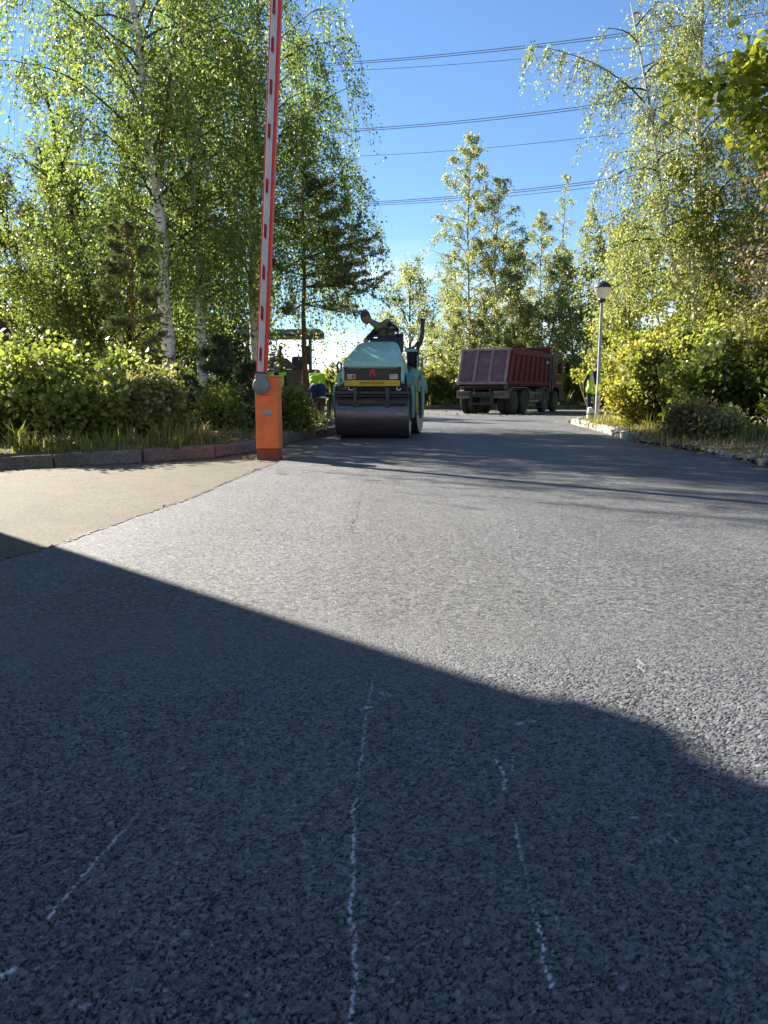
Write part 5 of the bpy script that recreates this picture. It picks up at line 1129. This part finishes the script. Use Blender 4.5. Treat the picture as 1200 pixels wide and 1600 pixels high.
mb = MB(); mb.bx(-1.9, .85, -.95, .95, 2.70, 2.725); mb.build('canopy_lining', M['black'], pv)
mb = MB(); mb.prism(rrect(.5, .5, .08, 3, .1, 1.80), 'y', -.65, -.25); mb.prism(rrect(.14, .6, .05, 3, .38, 2.1), 'y', -.65, -.25); mb.build('seat', M['navy'], pv)
mb = MB(); mb.prism([(-.75, 1.6), (-.62, 2.15), (-.45, 2.15), (-.35, 1.6)], 'y', -.7, -.15); mb.build('console', M['black'], pv, bevel=.02)
mb = MB(); mb.prism([(-.9, 1.63), (-.9, 1.92), (-.3, 1.98), (.1, 1.63)], 'y', -1.01, -.75); mb.build('engine_cover', M['paver_brown'], pv, bevel=.02)
mb = MB(); mb.bx(1.0, 1.75, -1.7, 1.2, .10, .62); mb.bx(1.05, 1.7, -1.7, 1.2, .62, .78); mb.build('screed', M['black'], pv, bevel=.03)
mb = MB(); mb.bx(.92, 1.86, -1.72, 1.2, .79, .86); mb.build('screed_walkway', M['canopy_grey'], pv, bevel=.01)
mb = MB(); [mb.tube([(.3, s_ * .9, .9), (1.3, s_ * .95, .75)], .08, 8) for s_ in (-1, 1)]; mb.build('tow_arm', M['black'], pv)
mb = MB(); mb.tube([(1.72, -1.6, .85), (1.72, -1.6, 1.22), (1.72, .9, 1.22), (1.72, .9, .85)], .022, 8); mb.build('handrail', M['dark_steel'], pv, smooth=True)
mb = MB(); mb.lathe([(.001, -.02), (.11, -.02), (.12, .0), (.10, .04), (.001, .06)], (-1.2, -1.02, 2.95), 'y', 20); mb.build('work_lamp', M['lamp_glass'], pv, smooth=True)
mb = MB(); mb.tube([(-.6, .4, 1.6), (-.6, .4, 2.3), (-.55, .4, 2.45)], .06, 10); mb.build('exhaust', M['dark_steel'], pv, smooth=True)

# ------------------------------------------------------------------ people
def cloth(name, col, rough=.8, var=.25, sc=5): return paint(name, col, rough, var=var, sc=sc, bump=.35, dirt_amt=.25, spec=.25)
M['skin'] = paint('sunburnt_skin', (.27, .145, .105), .55, var=.12, bump=.05, dirt_amt=0)
M['hair'] = paint('short_dark_hair', (.045, .030, .022), .7, bump=.8, sc=30)
M['green_jacket'] = cloth('dark_green_work_jacket', (.17, .205, .13), var=.4, sc=7)
M['navy_cloth'] = cloth('navy_work_cloth', (.020, .026, .048)); M['blue_cloth'] = cloth('blue_trouser_cloth', (.02, .045, .13))
M['brown_cloth'] = cloth('dusty_brown_trousers', (.085, .055, .035)); M['black_cloth'] = cloth('black_hoodie_cloth', (.016, .016, .018))
M['hivis'] = cloth('high_visibility_yellow_green', (.42, .72, .03), .6, .08); M['silver'] = paint('reflective_tape', (.55, .57, .56), .35, .2)
M['boot'] = paint('dusty_boots', (.03, .025, .022), .7); M['grey_cap'] = cloth('pale_grey_cap_cloth', (.42, .43, .45)); M['eye'] = paint('dark_eye', (.01, .008, .007), .2, bump=0)

def capsule(mb, a, b, ra, rb):
    a, b = Vector(a), Vector(b); d = (b - a)
    d = d.normalized() if d.length > 1e-6 else Vector((0, 0, 1))
    mb.tube([a - d * ra * .98, a - d * ra * .8, a - d * ra * .45, a, b, b + d * rb * .45, b + d * rb * .8, b + d * rb * .98], [ra * .12, ra * .6, ra * .89, ra, rb, rb * .89, rb * .6, rb * .12], 12)
def remeshed(mb, name, vox, smooth_it=4):
    me = bpy.data.meshes.new(name); me.from_pydata(mb.V, [], mb.F); o = bpy.data.objects.new(name, me); COL.objects.link(o)
    import bmesh
    bm = bmesh.new(); bm.from_mesh(me); bmesh.ops.recalc_face_normals(bm, faces=bm.faces); bm.to_mesh(me); bm.free()
    r = o.modifiers.new('r', 'REMESH'); r.mode = 'VOXEL'; r.voxel_size = vox; r.adaptivity = 0
    s_ = o.modifiers.new('s', 'SMOOTH'); s_.iterations = smooth_it; s_.factor = .5
    m2 = bpy.data.meshes.new_from_object(o.evaluated_get(bpy.context.evaluated_depsgraph_get())); bpy.data.objects.remove(o); bpy.data.meshes.remove(me)
    m2.name = name; m2.polygons.foreach_set('use_smooth', [True] * len(m2.polygons)); return m2
def person(J, loc, rz, label, colors, head_dir=(0, -1, -.15), vest=None, headwear=None, hair=True, z_off=0):
    """one continuous clothed body from a jointed pose, faces coloured by the limb they belong to; facing local -y"""
    V_ = {k: Vector(v) for k, v in J.items()}
    root = thing('person', loc, rz, label, 'person')
    caps = []
    def c(a, b, ra, rb, t): caps.append((Vector(a), Vector(b), ra, rb, t))
    pel, che, nek, hd = V_['pelvis'], V_['chest'], V_['neck'], V_['head']
    side = (V_['sl'] - V_['sr']).normalized(); up = (che - pel).normalized(); fwd = up.cross(side) * -1
    hs = (V_['hl'] - V_['hr']).normalized()
    c(pel - hs * .08, pel + hs * .08, .115, .115, 'legs'); c(pel.lerp(che, .35) - side * .06, pel.lerp(che, .35) + side * .06, .115, .115, 'top')
    c(pel.lerp(che, .7) - side * .09, pel.lerp(che, .7) + side * .09, .12, .12, 'top'); c(che - side * .085, che + side * .085, .125, .125, 'top'); c(pel, che, .12, .13, 'top')
    c(V_['sr'], V_['sl'], .066, .066, 'top'); c(che, nek, .10, .062, 'top'); c(nek, nek.lerp(hd, .75), .056, .053, 'skin')
    f = Vector(head_dir).normalized(); s_ = f.cross(Vector((0, 0, 1))).normalized(); u = s_.cross(f)
    c(hd + u * .035 - f * .018, hd + u * .035 + f * .022, .086, .080, 'skin'); c(hd - u * .01 + f * .03, hd - u * .075 + f * .058, .066, .040, 'skin'); c(hd - u * .07 + f * .02, hd - u * .085 + f * .065, .04, .026, 'skin')
    c(hd + u * .015 + f * .092, hd - u * .022 + f * .112, .009, .015, 'skin'); c(hd + u * .03 + f * .088 - s_ * .035, hd + u * .03 + f * .088 + s_ * .035, .014, .014, 'skin')
    c(hd - u * .052 + f * .088 - s_ * .016, hd - u * .052 + f * .088 + s_ * .016, .011, .011, 'skin')
    for q in (-1, 1): c(hd + s_ * q * .082 + u * .022 - f * .012, hd + s_ * q * .080 - u * .018 - f * .002, .017, .012, 'skin')
    for k in 'lr':
        sh, el, wr = V_['s' + k], V_['e' + k], V_['w' + k]
        c(sh, el, .060, .047, 'sleeve'); c(el, wr, .046, .034, 'sleeve')
        d = (wr - el).normalized(); hp = wr + d * .075
        pn = Vector(J.get('palm', (0, 0, 1))); ac = d.cross(pn).normalized(); pn = ac.cross(d).normalized()
        c(wr, hp - ac * .012, .028, .024, 'hand'); c(wr + d * .03 + ac * .018, hp + ac * .022, .024, .019, 'hand')
        for i, (L, o_) in enumerate(((.040, -.030), (.046, -.010), (.043, .010), (.034, .029))):
            a0 = hp + ac * o_; a1 = a0 + d * L * .9 - pn * .012; a2 = a1 + d * L * .25 - pn * L * .75
            c(a0, a1, .0105, .0095, 'hand'); c(a1, a2, .0095, .0085, 'hand')
        t0 = wr + d * .03 - ac * .03; c(t0, t0 + d * .04 - ac * .022 - pn * .015, .012, .0105, 'hand'); c(t0 + d * .04 - ac * .022 - pn * .015, t0 + d * .062 - ac * .018 - pn * .035, .0105, .009, 'hand')
        hip, kn, an = V_['h' + k], V_['k' + k], V_['a' + k]
        c(hip, kn, .088, .060, 'legs'); c(kn, an, .060, .045, 'legs')
        ft = Vector(J.get('foot' + k, (0, -1, 0))).normalized()
        c(an, an - Vector((0, 0, .05)), .05, .045, 'boot'); c(an - Vector((0, 0, .055)) - ft * .04, an - Vector((0, 0, .062)) + ft * .16, .045, .038, 'boot')
    mb = MB(); [capsule(mb, *q[:4]) for q in caps]
    me = remeshed(mb, 'body', .014)
    tags = ['skin', 'top', 'sleeve', 'legs', 'boot', 'hand']
    for t in tags: me.materials.append(colors.get(t, M['skin']))
    n = len(me.polygons); ctr = np.zeros(n * 3, np.float32); me.polygons.foreach_get('center', ctr); ctr = ctr.reshape(-1, 3)
    best = np.full(n, 9.0); mi = np.zeros(n, np.int32)
    for a, b, ra, rb, t in caps:
        a_, b_ = np.array(a), np.array(b); d = b_ - a_; L2 = max(1e-9, d @ d); tt = np.clip((ctr - a_) @ d / L2, 0, 1)
        ds = np.linalg.norm(ctr - a_ - tt[:, None] * d, axis=1) - (ra + (rb - ra) * tt); m_ = ds < best; best[m_] = ds[m_]; mi[m_] = tags.index(t)
    me.polygons.foreach_set('material_index', mi)
    link('body', me, root)
    for q in (-1, 1):
        e_ = MB(); e_.lathe([(.001, -.010), (.009, -.004), (.009, .004), (.001, .010)], hd + f * .088 + s_ * q * .032 + u * .012, 'z', 8); e_.build('eye', M['eye'], root, smooth=True)
    if hair:
        mb = MB(); capsule(mb, hd + u * .050 - f * .030, hd + u * .052 + f * .008, .090, .084); capsule(mb, hd + u * .01 - f * .045, hd - u * .03 - f * .05, .068, .05); m2 = remeshed(mb, 'hair', .012); m2.materials.append(M['hair']); link('hair', m2, root)
    if headwear == 'beanie':
        mb = MB(); capsule(mb, hd + u * .055 - f * .032, hd + u * .058 + f * .014, .103, .097); capsule(mb, hd + u * .0 - f * .05, hd - u * .05 - f * .045, .085, .075); m2 = remeshed(mb, 'beanie', .012); m2.materials.append(M['black_cloth']); link('beanie', m2, root)
    if headwear == 'cap':
        mb = MB(); capsule(mb, hd + u * .060 - f * .028, hd + u * .062 + f * .016, .098, .092); m2 = remeshed(mb, 'cap', .012); m2.materials.append(M['grey_cap']); co = link('cap', m2, root)
        mb = MB(); o_ = hd + u * .055 + f * .08
        mb.add([o_ - s_ * .075, o_ - s_ * .06 + f * .05, o_ + f * .075, o_ + s_ * .06 + f * .05, o_ + s_ * .075] + [p_ + u * .008 for p_ in (o_ - s_ * .075, o_ - s_ * .06 + f * .05, o_ + f * .075, o_ + s_ * .06 + f * .05, o_ + s_ * .075)], [(0, 1, 2, 3, 4), (9, 8, 7, 6, 5), (0, 5, 6, 1), (1, 6, 7, 2), (2, 7, 8, 3), (3, 8, 9, 4), (4, 9, 5, 0)]); mb.build('visor', M['grey_cap'], co)
    if vest:
        mb = MB()
        for a, b, ra, rb, t in caps:
            if t == 'top': capsule(mb, a, b, ra + .017, rb + .017)
        if vest != 'short': capsule(mb, pel - hs * .085, pel + hs * .085, .130, .130)
        m2 = remeshed(mb, 'safety_vest', .014); m2.materials.append(M['hivis']); m2.materials.append(M['silver'])
        n = len(m2.polygons); ctr = np.zeros(n * 3, np.float32); m2.polygons.foreach_get('center', ctr); ctr = ctr.reshape(-1, 3)
        a_, upn, fn, sn = np.array(pel), np.array(up), np.array(fwd), np.array(side)
        hgt = (ctr - a_) @ upn; fr = (ctr - a_) @ fn; sd = (ctr - a_) @ sn; Lc = (che - pel).length
        si = ((np.abs(hgt - Lc * .30) < .03) | (np.abs(hgt - Lc * .78) < .03) | ((np.abs(np.abs(sd) - .10) < .025) & (hgt > Lc * .8))).astype(np.int32)
        m2.polygons.foreach_set('material_index', si)
        import bmesh
        kill = (fr > .03) & (np.abs(sd) < np.clip((hgt - Lc * .35) * .28, 0, .08)) & (hgt > Lc * .35) | (hgt > Lc + .16)
        bm = bmesh.new(); bm.from_mesh(m2); bm.faces.ensure_lookup_table(); bmesh.ops.delete(bm, geom=[bm.faces[i] for i in np.nonzero(kill)[0]], context='FACES'); bm.to_mesh(m2); bm.free()
        vo = link('safety_vest', m2, root); sm = vo.modifiers.new('thickness', 'SOLIDIFY'); sm.thickness = .006
    return root
def stand(lean=0.0, side=0.0, spread=.11, armr=None, arml=None, head=None):
    J = {'pelvis': (0, 0, .93), 'chest': (side, -lean, 1.30), 'neck': (side * 1.3, -lean * 1.35, 1.47), 'head': head or (side * 1.4, -lean * 1.8 - .02, 1.61), 'sr': (side - .19, -lean, 1.42), 'sl': (side + .19, -lean, 1.42),
         'er': (side - .25, -lean + .03, 1.13), 'el': (side + .25, -lean + .03, 1.13), 'wr': (side - .26, -lean - .10, .89), 'wl': (side + .26, -lean - .10, .89),
         'hr': (-.10, 0, .90), 'hl': (.10, 0, .90), 'kr': (-spread, -.04, .49), 'kl': (spread, -.02, .49), 'ar': (-spread - .02, .02, .10), 'al': (spread + .02, .03, .10)}
    if armr: J['er'], J['wr'] = armr
    if arml: J['el'], J['wl'] = arml
    return J
# worker at the lamp, head bowed, tool in the hand on the left of the picture
q = P(922, 600, 23.0)
wp = (q.x + .08, 23.0, .0)
person(stand(.10, .04, armr=((-.30, -.10, 1.14), (-.33, -.22, .90))), wp, math.radians(8), 'worker in black hoodie and yellow-green vest bending his head by the street lamp',
       {'top': M['black_cloth'], 'sleeve': M['black_cloth'], 'legs': M['navy_cloth'], 'boot': M['boot'], 'skin': M['skin'], 'hand': M['black_cloth']}, (-.15, -1, -.65), vest='long', headwear='beanie', hair=False)
sh = thing('shovel', (wp[0] - .35, 22.72, .0), 0, 'shovel with pale wooden handle held by the worker at the lamp', 'shovel')
mb = MB(); mb.tube([(-.12, -.02, 1.12), (.0, -.02, .80), (.20, -.04, .28)], .017, 8); mb.build('handle', M['wood'], sh, smooth=True)
mb = MB(); mb.loft([[(.18, -.06, .30), (.24, -.06, .28), (.24, -.03, .29), (.18, -.03, .31)], [(.10, -.10, .18), (.38, -.10, .16), (.38, -.08, .17), (.10, -.08, .19)], [(.14, -.16, .01), (.40, -.16, .0), (.40, -.145, .01), (.14, -.145, .02)]]); mb.build('blade', M['dark_steel'], sh)
# worker facing the camera behind the barrier cabinet
q = P(434, 600, 23.4)
person(stand(.03, .0), (q.x, 23.4, .0), math.radians(-6), 'worker in pale cap and hi-vis vest standing behind the orange barrier cabinet',
       {'top': M['black_cloth'], 'sleeve': M['black_cloth'], 'legs': M['navy_cloth'], 'boot': M['boot'], 'skin': M['skin'], 'hand': M['skin']}, (.2, -1, -.25), vest='long', headwear='cap', hair=True)
# worker bending over, back to the camera
q = P(497, 600, 22.6)
J = {'pelvis': (0.02, 0, .95), 'chest': (.10, -.22, 1.26), 'neck': (.13, -.40, 1.36), 'head': (.15, -.54, 1.36), 'sr': (-.09, -.28, 1.36), 'sl': (.27, -.24, 1.36), 'er': (-.10, -.42, 1.08), 'el': (.30, -.40, 1.08), 'wr': (.0, -.58, .88), 'wl': (.24, -.58, .90),
     'hr': (-.10, 0, .92), 'hl': (.10, 0, .92), 'kr': (-.11, -.06, .50), 'kl': (.12, .02, .50), 'ar': (-.13, .03, .10), 'al': (.13, .08, .10)}
bw = person(J, (q.x, 22.6, .0), math.radians(172), 'worker in hi-vis top bending forward with his back to the camera by the pine',
       {'top': M['hivis'], 'sleeve': M['hivis'], 'legs': M['brown_cloth'], 'boot': M['boot'], 'skin': M['skin'], 'hand': M['skin']}, (0, -1, -.7), vest=None, hair=True)
mb = MB(); capsule(mb, (-.10, .0, .98), (.12, .0, .98), .142, .142); capsule(mb, (-.10, .005, .90), (-.105, -.02, .76), .112, .10); capsule(mb, (.10, .0, .90), (.115, -.0, .76), .112, .10)
m2 = remeshed(mb, 'tied_jacket', .014); m2.materials.append(M['blue_cloth']); link('tied_jacket', m2, bw)
for x, z0 in ((-.11, .70), (.12, .70)):
    mb = MB(); mb.tube([(x, -.02, z0), (x, -.02, z0 + .05)], .098, 14); mb.build('reflective_band', M['silver'], bw, smooth=True)
# operator leaning out over the drum
op = rl.matrix_basis if False else Matrix.Translation(rl.location) @ Matrix.Rotation(rl.rotation_euler.z, 4, 'Z')
J = {'pelvis': (.20, 1.78, 1.74), 'chest': (.03, 1.56, 2.04), 'neck': (-.16, 1.42, 2.165), 'head': (-.285, 1.34, 2.245), 'sr': (-.13, 1.60, 2.02), 'sl': (.12, 1.40, 2.18), 'er': (-.22, 1.36, 1.90), 'el': (.30, 1.30, 2.04), 'wr': (-.26, 1.10, 1.83), 'wl': (.30, 1.30, 2.01),
     'hr': (.08, 1.80, 1.74), 'hl': (.30, 1.76, 1.74), 'kr': (.04, 1.38, 1.80), 'kl': (.28, 1.36, 1.80), 'ar': (.04, 1.26, 1.43), 'al': (.28, 1.24, 1.43)}
J['el'] = (.31, 1.42, 2.02); J['wl'] = (.26, 1.36, 2.04)
o0 = op @ Vector((.2, 1.78, 1.32)); J = {k: (Vector(v) - Vector((.2, 1.78, 1.32))) for k, v in J.items()}
person(J, o0, rl.rotation_euler.z, 'roller operator in dark green jacket leaning over to look down at the drum',
       {'top': M['green_jacket'], 'sleeve': M['navy_cloth'], 'legs': M['navy_cloth'], 'boot': M['boot'], 'skin': M['skin'], 'hand': M['skin']}, (-.75, -.45, -.75), hair=True)

# ------------------------------------------------------------------ far small things
q = P(690, 620, 49)
car = thing('parked_car', (q.x, 49, .25), math.radians(18), 'red parked car half hidden by the shrubs left of the truck', 'car')
M['car_red'] = paint('red_car_paint', (.42, .03, .03), .3, var=.05, dirt_amt=.1)
mb = MB(); mb.prism([(-.85, .28), (-.86, .70), (-.78, .88), (.78, .88), (.86, .70), (.85, .28)], 'y', -1.9, 1.9); mb.build('body', M['car_red'], car, bevel=.08, seg=3)
mb = MB(); mb.loft([[(-.74, -1.2, .88), (.74, -1.2, .88), (.74, 1.7, .88), (-.74, 1.7, .88)], [(-.58, -.55, 1.42), (.58, -.55, 1.42), (.58, 1.3, 1.42), (-.58, 1.3, 1.42)]]); cbn = mb.build('cabin', M['glass'], car)
MB().bx(-.59, .59, -.57, 1.32, 1.421, 1.46).build('roof', M['white'], car, bevel=.03)
for x in (-.78, .78):
    for y in (-1.2, 1.2):
        mb = MB(); mb.lathe([(.16, -.1), (.28, -.1), (.31, -.06), (.31, .06), (.28, .1), (.16, .1)], (x, y, .31), 'x', 20); w = mb.build('wheel', M['tyre'], car, smooth=True)
        mb = MB(); mb.lathe([(.001, -.09), (.16, -.08), (.16, .08), (.001, .09)], (x, y, .31), 'x', 16); mb.build('rim', M['alu'], w)
for x in (-.6, .6): MB().bx(x - .16, x + .16, -1.93, -1.895, .62, .75).build('headlight', M['lamp_glass'], car)
q = P(690, 600, 62)
gg = thing('garage', (q.x, 62, .2), math.radians(-8), 'low white garage far behind the shrubs left of the truck', 'garage')
MB().bx(-4.5, 4.5, 0, 5, -.2, 2.3).build('wall', M['white'], gg)
mb = MB(); mb.prism([(-4.7, 2.31), (4.7, 2.31), (4.5, 2.9), (-4.5, 2.9)], 'y', -.25, 5.2); mb.build('roof', M['white'], gg)
for x in (-2.2, 2.2):
    d_ = MB().bx(x - 1.3, x + 1.3, -.05, -.005, 0, 2.0).build('door', M['canopy_grey'], gg)
    for k in range(5): MB().bx(x - 1.28, x + 1.28, -.07, -.051, .05 + k * .39, .40 + k * .39).build('panel', M['canopy_grey'], d_)
q = P(921.5, 655, 20.9)
ms = thing('marker_post', (q.x, 20.9, .05), 0, 'short white concrete stub at the worker\'s feet on the verge corner', 'post')
mb = MB(); mb.lathe([(.085, 0), (.088, .10), (.078, .34), (.066, .40), (.03, .415), (.001, .42)], (0, 0, 0), 'z', 18); mb.build('stub', M['white'], ms, smooth=True)
mb = MB(); mb.lathe([(.0835, .20), (.0845, .205), (.0825, .26), (.0815, .262)], (0, 0, 0), 'z', 18); mb.build('grey_band', M['kerb'], ms)
